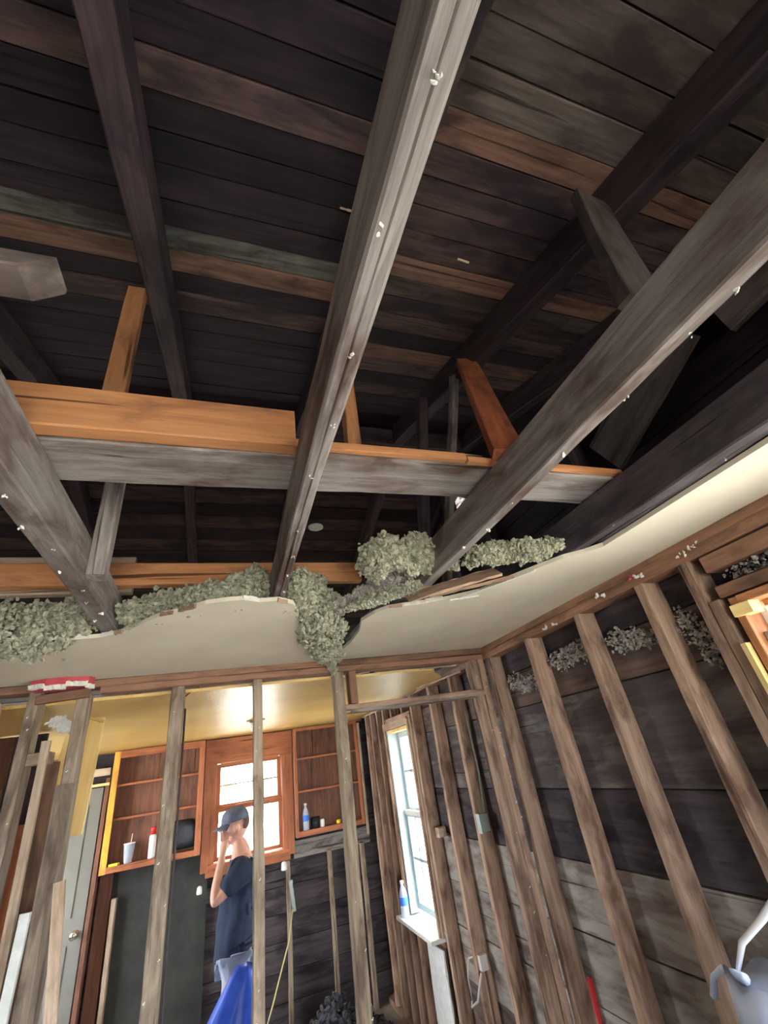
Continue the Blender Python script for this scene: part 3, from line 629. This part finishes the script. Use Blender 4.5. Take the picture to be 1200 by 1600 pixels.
tag(boxt('brown_panel', -1.30, -.74, 2.66, 2.68, -1.9, -.02, 'cabinet'), 'reddish-brown painted panel behind the left studs', 'panel')
hall = struct(empty('wall_hall', -1.5, 3.4, FL))
for k in range(6):
    boxt('plank', -1.0 - .16 * (k + 1), -1.0 - .16 * k - .003, 3.42, 3.44, FL, .427, 'cabinside' if k % 2 else 'rafter', hall)
# ---- door in the back wall
d1 = struct(empty('door_1', -1.4, 5.36, FL))
boxt('door_slab', -1.82, -1.03, 5.33, 5.37, FL + .01, .15, 'door', d1, jit=0, seg=2)
for a in ((-1.72, -1.46, -.75, .03), (-1.39, -1.13, -.75, .03), (-1.72, -1.46, -1.75, -.92), (-1.39, -1.13, -1.75, -.92)):
    boxt('door_panel', a[0], a[1], 5.322, 5.33, a[2], a[3], 'door', d1, jit=0, seg=2)
kn = lathe('door_knob', -1.085, 5.33, -.86, [(.03, 0), (.03, .006), (.012, .01), (.012, .03), (.028, .038), (.030, .052), (.02, .062), (.004, .066)], 'metal', d1, axis=(0, -1, 0))
boxt('door_trim', -1.02, -.985, 5.32, 5.40, FL, .22, 'cabinside', d1); boxt('door_trim', -1.84, -.985, 5.30, 5.40, .16, .182, 'yellowboard', d1)
boxt('hall_beam', -1.9, -.985, 5.26, 5.30, .24, .30, 'palewood', d1)
boxt('filler_board', -.98, -.88, 5.44, 5.50, FL, -.5, 'cabinside', wb)

# ================================================================== CABINETS
def cabinet(x0, x1, z0, z1, zz, label, st, yf=5.27, yb=5.40):
    c = tag(empty('open_cabinet', (x0 + x1) / 2, yf, z0), label, 'cabinet')
    boxt('back_panel', x0, x1, yb - .008, yb, z0, z1, 'cabinside', c, jit=0)
    boxt('side_panel', x0, x0 + .018, yf + .018, yb - .009, z0, z1, 'cabinside', c, jit=0)
    boxt('side_panel', x1 - .018, x1, yf + .018, yb - .009, z0, z1, 'cabinside', c, jit=0)
    boxt('top_rail', x0, x1, yf, yf + .018, z1 - st[1], z1, 'cabinet', c); boxt('bottom_rail', x0, x1, yf, yf + .018, z0, z0 + .045, 'cabinet', c)
    boxt('stile', x0, x0 + st[0], yf - .001, yf + .017, z0, z1, 'ochre' if x0 < -.5 else 'cabinet', c)
    boxt('stile', x1 - st[0], x1, yf - .001, yf + .017, z0, z1, 'cabinet', c)
    boxt('cabinet_floor', x0 + .018, x1 - .018, yf + .018, yb - .009, z0 + .025, z0 + .045, 'cabinet', c)
    for q in zz: boxt('shelf', x0 + .018, x1 - .018, yf + .03, yb - .009, q, q + .018, 'cabinet', c)
    return c
cabinet(-.965, -.17, -.505, .425, (-.13, .135), 'open orange-brown wall cabinet left of the kitchen window, doors missing', (.05, .06))
cabinet(.70, 1.40, -.535, .425, (-.17, .125), 'open orange-brown wall cabinet right of the kitchen window, doors missing', (.03, .03))
tag(boxt('loose_trim', 1.405, 1.425, 5.24, 5.27, -.62, .40, 'palewood'), 'pale loose trim strip at the right end of the cabinets', 'trim')
SH1 = -.46
def bottle(x, y, z, s, label, cat='bottle'):
    b = tag(empty('water_bottle', x, y, z), label, cat)
    lathe('bottle_body', x, y, z, [(.028 * s, 0), (.032 * s, .006 * s), (.032 * s, .07 * s), (.029 * s, .09 * s), (.032 * s, .11 * s), (.032 * s, .135 * s), (.020 * s, .175 * s), (.012 * s, .19 * s), (.012 * s, .205 * s)], 'clearplastic', b)
    lathe('bottle_label', x, y, z, [(.0326 * s, .075 * s), (.0332 * s, .08 * s), (.0335 * s, .12 * s), (.0326 * s, .125 * s)], 'bluelabel', b)
    lathe('bottle_cap', x, y, z, [(.015 * s, .205 * s), (.015 * s, .222 * s), (.013 * s, .224 * s)], 'white', b); return b
bottle(.80, 5.30, -.4895, 1.0, 'clear water bottle with blue label on the floor of the right-hand cabinet')
bottle(1.45, 4.49, -1.1295, 1.05, 'clear water bottle with blue label on the sill of the tall window')
cup = tag(empty('plastic_cup', -.76, 5.32, -.4595), 'clear plastic cup with a straw in the left-hand cabinet', 'cup')
lathe('cup_body', -.76, 5.32, -.4595, [(.030, 0), (.032, .003), (.044, .135), (.046, .137), (.043, .137), (.03, .008)], 'clearplastic', cup)
lathe('cup_lid', -.76, 5.32, -.4595, [(.047, .137), (.047, .143), (.02, .146)], 'white', cup)
tube('straw', [(-.76, 5.32, -.44), (-.745, 5.318, -.25)], .003, 'white', cup)
sp = tag(empty('spray_can', -.575, 5.32, -.4595), 'white aerosol can with a red cap in the left-hand cabinet', 'can')
lathe('can_body', -.575, 5.32, -.4595, [(.027, 0), (.029, .004), (.029, .16), (.022, .175)], 'white', sp)
lathe('can_cap', -.575, 5.32, -.4595, [(.024, .175), (.024, .225), (.020, .23)], 'redplastic', sp)
cp = tag(lathe('glass_jar', -.49, 5.33, -.4595, [(.028, 0), (.03, .004), (.032, .10), (.026, .115), (.026, .125)], 'clearplastic'), 'small clear jar behind the grey stud, right of the spray can', 'jar')
bv, bf = ICO3[0].copy(), ICO3[1]
bq = np.sign(bv) * np.abs(bv) ** .55 * np.array([.125, .036, .115])
bq = [(p * (1 + .10 * mn.noise(Vector(p * 22)) + .05 * mn.noise(Vector(p * 55)))).tolist() for p in bq]
bg = link('black_bag', mesh('black_bag', bq, bf.tolist()), M['black'], None, Matrix.Translation((-.335, 5.345, -.332 + EYE)), True)
tag(bg, 'shiny black bag stuffed in the right end of the left-hand cabinet', 'bag')
tag(slab('yellow_scraper', [(-.90, 5.275), (-.83, 5.275), (-.82, 5.31), (-.88, 5.32)], -.459, -.440, 'yellow'), 'small yellow plastic piece in the left-hand cabinet corner', 'tool')
dk = lathe('black_mug', .90, 5.33, -.4895, [(.04, 0), (.045, .004), (.045, .09), (.042, .09), (.04, .01)], 'black'); tag(dk, 'black mug beside the water bottle in the right-hand cabinet', 'mug')
tag(lathe('white_canister', .965, 5.32, -.4895, [(.022, 0), (.024, .003), (.024, .055), (.018, .065)], 'white'), 'tiny white canister in front of the black mug', 'container')
tag(lathe('tape_roll', 1.13, 5.31, -.4895, [(.012, 0), (.022, .004), (.022, .03), (.012, .034)], 'yellow'), 'small yellow roll on the right-hand cabinet floor', 'tape')
# plumbing stubs and lamp holder
tag(lathe('pipe_cap', -.16, 5.36, -.80, [(.02, 0), (.024, .01), (.02, .05), (.008, .06)], 'white', wb, axis=(0, 0, 1)), 'white plumbing cap below the left corner of the kitchen window', 'fitting')
tag(lathe('pipe_cap', .585, 5.36, -.77, [(.024, 0), (.028, .01), (.024, .06), (.01, .07)], 'white', axis=(0, 0, 1)), 'white plumbing cap below the right corner of the kitchen window', 'fitting')
lh = tag(empty('lamp_holder', .245, 4.1, .427), 'round ceiling lamp holder on the ochre ceiling', 'lamp')
lathe('canopy', .245, 4.1, .426, [(.075, .0095), (.075, .004), (.05, 0), (.045, -.01)], 'stud', lh)
lathe('socket', .245, 4.1, .416, [(.040, 0), (.040, -.05), (.034, -.058), (.02, -.06)], 'whitepaint', lh)
# electrical box, cables
eb = tag(empty('electrical_box', 1.48, 2.93, -.42), 'greenish metal electrical box on the thin stud of the right-hand wall', 'box')
boxt('box_body', 1.50, 1.56, 2.94, 2.969, -.465, -.375, 'galv', eb, jit=0); boxt('cover', 1.494, 1.4995, 2.93, 2.975, -.47, -.37, 'galv', eb, jit=0)
tag(tube('cable', [(1.565, 2.96, .43), (1.565, 2.95, .1), (1.57, 2.955, -.15), (1.55, 2.955, -.37)], .006, 'galv'), 'grey cable dropping to the metal electrical box', 'cable')
ob = tag(empty('outlet_box', 1.5, 3.36, -1.15), 'small outlet box with dangling cable beside the tall window', 'box')
boxt('box_body', 1.51, 1.56, 3.335, 3.369, -1.18, -1.11, 'wire', ob, jit=0)
tube('cable', [(1.50, 3.33, -1.18), (1.46, 3.36, -1.30), (1.47, 3.48, -1.36), (1.53, 3.6, -1.38)], .007, 'wire', ob)
tube('cable', [(1.52, 3.39, -1.12), (1.50, 3.48, -1.15), (1.50, 3.54, -1.25), (1.51, 3.56, -1.36)], .005, 'wire', ob)
tag(boxt('foam_block', 1.515, 1.575, 3.66, 3.72, -.55, -.49, 'palewood'), 'small tan block stuck beside the tall window', 'block')
tag(tube('cord', [(.655, 5.36, -1.06), (.60, 5.25, -1.25), (.44, 5.15, -1.60), (.30, 5.1, -1.90)], .006, 'rope'), 'taut yellow cord running down from the thin stud to the floor', 'cord')
tag(timber('rag_strip', (.635, 5.385, -.86), (.665, 5.385, -1.09), .028, .01, 'galv', up=(0, 1, 0), jit=.004, seg=.03), 'pale green rag strip hanging on the thin stud', 'rag')
tag(tube('wire', [(-.19, 2.56, .42), (-.10, 2.56, .49)], .003, 'darkwire'), 'short dark wire from the grey stud up to the plate', 'wire')
tag(tube('cable', [(-.185, 2.55, .36), (-.183, 2.55, 0), (-.187, 2.55, -.5), (-.18, 2.55, -1.2)], .005, 'darkwire'), 'dark cable stapled along the right edge of the grey stud', 'cable')
tag(tube('steel_pipe', [(1.44, 2.15, -.885), (1.44, 2.18, -1.4), (1.44, 2.22, -1.905)], .012, 'rustred'), 'red steel bar standing against the right-hand wall studs', 'bar')
# lath splinters over the doorway
for (a, b, lab) in [((.70, 2.57, .445), (.80, 2.58, .455), 'white splinter left over the doorway'), ((.83, 2.58, .448), (1.20, 2.62, .454), 'long pale lath splinter over the doorway'),
                    ((1.0, 2.60, .45), (1.36, 2.56, .448), 'pale lath splinter at the right over the doorway'), ((1.32, 3.15, .415), (1.43, 2.66, .425), 'slanted pale lath below the ochre ceiling edge')]:
    tag(timber('lath_splinter', a, b, .014, .006, 'palewood', jit=.002, seg=.05), lab, 'splinter')
# whitish slab under the tall window
tag(timber('plaster_slab', (1.475, 4.0, -1.20), (1.475, 3.98, -1.89), .30, .012, 'whitepaint', up=(1, 0, 0), jit=.004, seg=.06), 'whitish broken plaster slab under the tall window', 'plaster')
# debris on the floor
def heap(name, x, y, r, h, n, label, size=(.010, .038)):
    cs = []; ss = []
    for k in range(n):
        a = rng.uniform(0, 6.28); d = rng.uniform(0, 1) ** .6; s = rng.uniform(*size)
        cs.append(np.array([math.cos(a) * r * d, math.sin(a) * r * d * .7, max(s * .6, rng.uniform(.2, 1) * h * (1 - d))])); ss.append(s)
    return tag(link(name, fluff_mesh(cs, ss, base=ICO1, squash=.9), M['debris'], None, Matrix.Translation((x, y, FL + EYE))), label, 'rubble')
heap('rubble_heap', .90, 4.85, .55, .40, 1500, 'dark rubble heap on the floor below the back wall')
heap('rubble_heap', 1.05, 4.0, .30, .14, 450, 'low dark rubble scatter below the tall window')

# ================================================================== BLUE TARP, PALE SHEET
def cloth(name, x, y, z0, z1, r0, r1, folds, mat, label, cat, ex=(1, 1), seed=0, lean=0, pw=.75):
    n, m_ = 72, 26; v = []; f = []
    for i in range(m_ + 1):
        t = i / m_; s = t ** pw; rr = r1 + (r0 - r1) * s
        for k in range(n):
            a = 2 * math.pi * k / n
            w = 1 + folds * t ** .6 * (math.sin(a * 7 + seed + t * 1.2) * .5 + math.sin(a * 12 + seed * 2.3) * .3 + .4 * math.sin(a * 3 + seed))
            v.append((rr * w * math.cos(a) * ex[0] - lean * s, rr * w * math.sin(a) * ex[1], (z1 - z0) * (1 - t) + .015 * math.sin(a * 5 + seed) * (1 - t)))
    for i in range(m_):
        for k in range(n): f.append((i * n + k, (i + 1) * n + k, (i + 1) * n + (k + 1) % n, i * n + (k + 1) % n))
    f.append(tuple(range(n)))
    return tag(link(name, mesh(name, v, f), M[mat], None, Matrix.Translation((x, y, z0 + EYE)), True), label, cat)
cloth('blue_tarp', .165, 3.72, FL, -.945, .40, .05, .20, 'bluetarp', 'bright royal blue tarp draped in folds in front of the man', 'tarp', (.95, .7), 1.3, .27, .85)
ps_ = cloth('plastic_sheet', 1.285, 1.13, FL, -.60, .25, .15, .10, 'palesheet', 'pale blue plastic sheet bunched up at the lower right corner', 'plastic sheet', (.6, .9), 4.1)
tube('rolled_edge', [(1.27, 1.235, -.60), (1.285, 1.20, -.54), (1.295, 1.12, -.48), (1.30, 1.00, -.38)], .013, 'white', ps_, radii=[.005, .008, .009, .011])
tube('rolled_edge', [(1.25, 1.20, -.60), (1.27, 1.28, -.605), (1.29, 1.34, -.64), (1.30, 1.375, -.69)], .012, 'palesheet', ps_, radii=[.012, .009, .008, .010])

# ================================================================== THE MAN
def skin_obj(name, nodes, edges, sub=2, root=0):
    """nodes: (x, y, z, r) in body space; grows a surface with the Skin modifier and returns an evaluated mesh"""
    me = bpy.data.meshes.new(name); me.from_pydata([n[:3] for n in nodes], edges, []); me.update()
    o = bpy.data.objects.new(name, me); C.objects.link(o)
    md = o.modifiers.new('s', 'SKIN'); md.use_smooth_shade = True
    sv = me.skin_vertices[0].data
    for i, n in enumerate(nodes):
        r = n[3]; sv[i].radius = (r, r) if not isinstance(r, tuple) else r
        sv[i].use_root = (i == root)
    o.modifiers.new('d', 'SUBSURF').levels = sub
    dg = bpy.context.evaluated_depsgraph_get(); ev = o.evaluated_get(dg)
    out_ = bpy.data.meshes.new_from_object(ev, depsgraph=dg)
    bpy.data.objects.remove(o); return out_
def remesh(meshes, vox, mats=None, smooth=2):
    bm = bmesh.new()
    for m_ in meshes: bm.from_mesh(m_)
    me = bpy.data.meshes.new('tmp'); bm.to_mesh(me); bm.free()
    o = bpy.data.objects.new('tmp', me); C.objects.link(o)
    r = o.modifiers.new('r', 'REMESH'); r.mode = 'VOXEL'; r.voxel_size = vox
    s = o.modifiers.new('s', 'SMOOTH'); s.iterations = smooth; s.factor = .5
    dg = bpy.context.evaluated_depsgraph_get(); out_ = bpy.data.meshes.new_from_object(o.evaluated_get(dg), depsgraph=dg)
    bpy.data.objects.remove(o); return out_
def head_mesh(c, tilt=0):
    """head facing -x, centre c; nose, brow, chin, jaw, ear, eye sockets shaped on a fine sphere"""
    v, f = ico(5) if False else ico(4); v = v.copy()
    F, S, U = -v[:, 0], v[:, 1].copy(), v[:, 2]          # forward, side, up
    g = lambda a, b, c_, wa, wb, wc: np.exp(-((F - a) / wa) ** 2 - ((np.abs(S) - b) / wb) ** 2 - ((U - c_) / wc) ** 2)
    x = F * .098; y_ = S * .076; z_ = U * .118
    low = np.clip(-U, 0, 1); x = x + .012 * low * (F > 0) * F; y_ = y_ * (1 - .32 * low ** 1.5); x = x - .012 * low * (F < 0) * F * 2
    x += .034 * g(1, 0, -.18, .45, .17, .16) + .016 * g(1, 0, .0, .4, .12, .2)          # nose
    x += .010 * g(.9, .25, .22, .4, .4, .10)                                           # brow
    x -= .014 * g(.9, .40, .06, .4, .17, .10)                                          # eye sockets
    x += .010 * g(.8, 0, -.52, .4, .35, .07) - .006 * g(.85, 0, -.62, .4, .3, .04) + .008 * g(.8, 0, -.45, .4, .3, .05)
    x += .018 * g(.55, 0, -.88, .5, .4, .2)                                            # chin
    ear = np.exp(-((F + .02) / .13) ** 2 - ((U + .08) / .24) ** 2) * (np.abs(S) > .75)
    y_ = y_ + np.sign(S) * .026 * ear; x = x - .006 * ear
    P = np.stack([-x, y_, z_], 1); ct, st_ = math.cos(tilt), math.sin(tilt)
    P = np.stack([P[:, 0] * ct + P[:, 2] * st_, P[:, 1], -P[:, 0] * st_ + P[:, 2] * ct], 1) + np.array(c)
    return mesh('head', P.tolist(), f.tolist())
# body space = world xy, z above the floor
hx, hy, hz = .110, 4.40, 1.625
H = Vector((hx, hy, hz))
pel = (.13, 4.40, .96); ch = (.165, 4.40, 1.28); nk = (.155, 4.40, 1.45); nk2 = (.128, 4.40, 1.56)
N = []; Ed = []
def nd(x, y, z, r, par=None):
    N.append((x, y, z, r)); i = len(N) - 1
    if par is not None: Ed.append((par, i))
    return i
p0 = nd(*pel, (.11, .095)); p1 = nd(.15, 4.40, 1.12, (.105, .085), p0); p2 = nd(*ch, (.14, .11), p1); p3 = nd(.165, 4.40, 1.40, (.10, .085), p2)
p4 = nd(*nk, (.068, .066), p3); p5 = nd(*nk2, (.060, .056), p4)
for s in (-1, 1):      # legs
    h_ = nd(.13, 4.40 + s * .09, .88, .088, p0); k_ = nd(.12 + s * .02, 4.40 + s * .11, .50, .058, h_); a_ = nd(.15 + s * .02, 4.40 + s * .12, .09, .040, k_)
    t_ = nd(.15 - .10 + s * .02, 4.40 + s * .13, .045, .034, a_); nd(-.04 + s * .02, 4.40 + s * .135, .035, .028, t_)
# near arm (towards the camera): upper arm down and forward, forearm up, hand at the nose
sh = nd(.185, 4.245, 1.385, .058, p3); el = nd(-.035, 4.17, 1.205, .041, sh); wr_ = nd(.022, 4.285, 1.475, .027, el)
# far arm hanging
sf = nd(.165, 4.555, 1.385, .058, p3); ef = nd(.20, 4.60, 1.10, .042, sf); wf = nd(.12, 4.60, .88, .028, ef); hf = nd(.10, 4.60, .80, .032, wf)
ev_, ef_ = ICO2
ears = [mesh('ear', (ev_ * np.array([.017, .010, .031]) + np.array([hx + .014, hy + sg * .080, hz - .012])).tolist(), ef_.tolist()) for sg in (-1, 1)]
parts = [skin_obj('body', N, Ed, 2, 0), head_mesh((hx, hy, hz), .12)] + ears
# hand: palm and five curled fingers touching the nose
palm0 = Vector((.022, 4.285, 1.475)); palm1 = Vector((.034, 4.318, 1.548))
parts.append(skin_obj('palm', [(palm0.x - .010, palm0.y - .02, palm0.z - .05, (.025, .021)), (*palm0, (.026, .020)), (*((palm0 + palm1) / 2), (.036, .019)), (*(palm1 + Vector((.002, .004, .012))), (.038, .016))], [(0, 1), (1, 2), (2, 3)], 2))
for k, (dx, ln) in enumerate([(-.026, .060), (-.009, .070), (.009, .066), (.024, .052)]):
    b = palm1 + Vector((dx, -.004, 0)); m1 = b + Vector((dx * -.1, .010, ln * .45)); m2 = m1 + Vector((-.002, .022, ln * .30)); m3 = m2 + Vector((-.002, .022, ln * .10))
    parts.append(skin_obj('finger', [(*b, .012), (*m1, .0108), (*m2, .0098), (*m3, .0088)], [(0, 1), (1, 2), (2, 3)], 1))
tb = palm0.lerp(palm1, .35) + Vector((.024, .008, 0)); t1 = tb + Vector((.020, .022, .030)); t2 = t1 + Vector((.004, .026, .028))
parts.append(skin_obj('thumb', [(*tb, .013), (*t1, .011), (*t2, .009)], [(0, 1), (1, 2)], 1))
for k in range(4):     # far hand's fingers
    a = Vector((.085 + k * .012, 4.60, .79)); parts.append(skin_obj('finger', [(*a, .009), (a.x - .01, a.y, .745, .0085), (a.x, a.y, .715, .0075)], [(0, 1), (1, 2)], 1))
a = Vector((.075, 4.59, .83)); parts.append(skin_obj('thumb', [(*a, .011), (.055, 4.575, .79, .010), (.055, 4.57, .76, .008)], [(0, 1), (1, 2)], 1))
bodym = remesh(parts, .0048, smooth=2)
man = link('person', bodym, M['skin'], None, Matrix.Identity(4), True)
tag(man, 'person in dark navy T-shirt and blue-grey cap, hand at the nose, before the kitchen window', 'person')
# T-shirt
sn = [(.15, 4.40, 1.42, (.085, .085)), (.165, 4.40, 1.36, (.135, .115)), (.150, 4.40, 1.24, (.165, .135)), (.135, 4.40, 1.08, (.165, .145)), (.125, 4.40, .93, (.178, .158)), (.122, 4.40, .82, (.185, .165)),
      (.185, 4.245, 1.375, (.078, .078)), (.09, 4.205, 1.30, (.076, .074)), (.035, 4.188, 1.258, (.074, .072)),
      (.165, 4.555, 1.375, (.078, .078)), (.19, 4.59, 1.24, (.072, .072)), (.195, 4.595, 1.19, (.07, .07))]
sm = skin_obj('shirt', sn, [(0, 1), (1, 2), (2, 3), (3, 4), (4, 5), (1, 6), (6, 7), (7, 8), (1, 9), (9, 10), (10, 11)], 2, 1)
sm = remesh([sm], .009, smooth=8)
for v_ in sm.vertices:     # folds
    p = v_.co; n_ = v_.normal
    k = .006 * math.sin(p.x * 20 + p.z * 26) + .008 * math.sin(p.z * 18 - p.x * 28 + p.y * 10) + .012 * mn.noise(Vector((p.x * 7, p.y * 7, p.z * 4)))
    k *= min(1, max(0, (p.z - .86) / .2))
    v_.co = p + n_ * k
    if p.z < .93: v_.co.z = v_.co.z + (p.x - .12) * .3 + .02
link('shirt', sm, M['navy'], man, Matrix.Identity(4), True)
tn = [(.13, 4.40, .93, (.140, .122)), (.13, 4.33, .86, .105), (.115, 4.29, .50, .078), (.15, 4.28, .13, .062), (.13, 4.47, .86, .105), (.13, 4.51, .50, .078), (.165, 4.52, .13, .062)]
tm = remesh([skin_obj('trousers', tn, [(0, 1), (1, 2), (2, 3), (0, 4), (4, 5), (5, 6)], 2, 0)], .008, smooth=2)
for v_ in tm.vertices:
    p = v_.co; v_.co = p + v_.normal * .007 * math.sin(p.z * 34 + p.x * 20 + p.y * 8)
link('trousers', tm, M['jean'], man, Matrix.Identity(4), True)
# cap with visor
def cap_mesh():
    v = []; f = []; n, m_ = 36, 10
    for i in range(m_ + 1):
        e = math.pi / 2 * i / m_
        for k in range(n):
            a = 2 * math.pi * k / n; fx = -math.cos(a)
            v.append((.107 * math.cos(a) * math.cos(e) ** .8 if i < m_ else 0, .088 * math.sin(a) * math.cos(e) ** .8 if i < m_ else 0, .098 * math.sin(e) ** .9 if i else 0))
    for i in range(m_):
        for k in range(n): f.append((i * n + k, i * n + (k + 1) % n, (i + 1) * n + (k + 1) % n, (i + 1) * n + k))
    return mesh('cap', v, f)
cm = cap_mesh(); Mc = Matrix.Translation((hx, hy, hz + .035)) @ Matrix.Rotation(-.14, 4, 'Y')
cap_ = link('cap', cm, M['cap'], man, Mc, True); md = cap_.modifiers.new('t', 'SOLIDIFY'); md.thickness = .004
vv = []; ff = []; n = 18
for j in range(5):
    r = j / 4
    for k in range(n + 1):
        a = math.radians(-62 + 124 * k / n); rr = .095 + .075 * r * math.cos(a * .9) ** .7
        vv.append((-rr * math.cos(a), .9 * rr * math.sin(a), .004 - .018 * r - .022 * (a / 1.1) ** 2 * (.4 + .6 * r)))
for j in range(4):
    for k in range(n): q = j * (n + 1) + k; ff.append((q, q + 1, q + n + 2, q + n + 1))
vis = link('visor', mesh('visor', vv, ff), M['cap'], cap_, Mc, True); md = vis.modifiers.new('t', 'SOLIDIFY'); md.thickness = .004
btn = lathe('cap_button', hx + .014, hy, hz + .131, [(.008, 0), (.007, .005), (.002, .007)], 'cap', cap_, n=10)
# hair below the cap at the back and sides
hv, hf = ico(3); keep = []; hm = []
P_ = hv * np.array([.101, .081, .098]); P_[:, 2] = np.clip(P_[:, 2], -.045, .05)
ok = (hv[:, 0] > .32); idx = {i: j for j, i in enumerate(np.nonzero(ok)[0])}
link('hair', mesh('hair', [P_[i].tolist() for i in idx], [[idx[a] for a in t] for t in hf.tolist() if all(a in idx for a in t)]), M['hair'], man, Matrix.Translation((hx + .008, hy, hz + .022)), True)

# ================================================================== OUTSIDE
def shrub(x, y, h, r, n, label):
    t = tag(empty('garden_tree', x, y, FL - .6), label, 'tree', 'trees outside the windows')
    cs = []; ss = []
    for k in range(n):
        d = rng.normal(size=3); d /= np.linalg.norm(d); q = rng.uniform(.3, 1) ** .5
        cs.append(np.array([d[0] * r * q, d[1] * r * q, h + d[2] * r * .8 * q])); ss.append(rng.uniform(.12, .25))
    link('foliage', fluff_mesh(cs, ss, base=ICO1), M['leaf'], t, Matrix.Translation((x, y, FL - .6 + EYE)))
    tube('trunk', [(x, y, FL - .6), (x + .05, y, FL - .6 + h)], .12, 'bark', t)
shrub(-.9, 13.5, 2.6, 1.3, 260, 'round green tree outside the kitchen window')
shrub(2.4, 15.0, 2.2, 1.3, 260, 'second green tree outside the kitchen window, to the right')
shrub(9.5, 9.0, 2.4, 1.6, 300, 'leafy tree outside the tall side window')
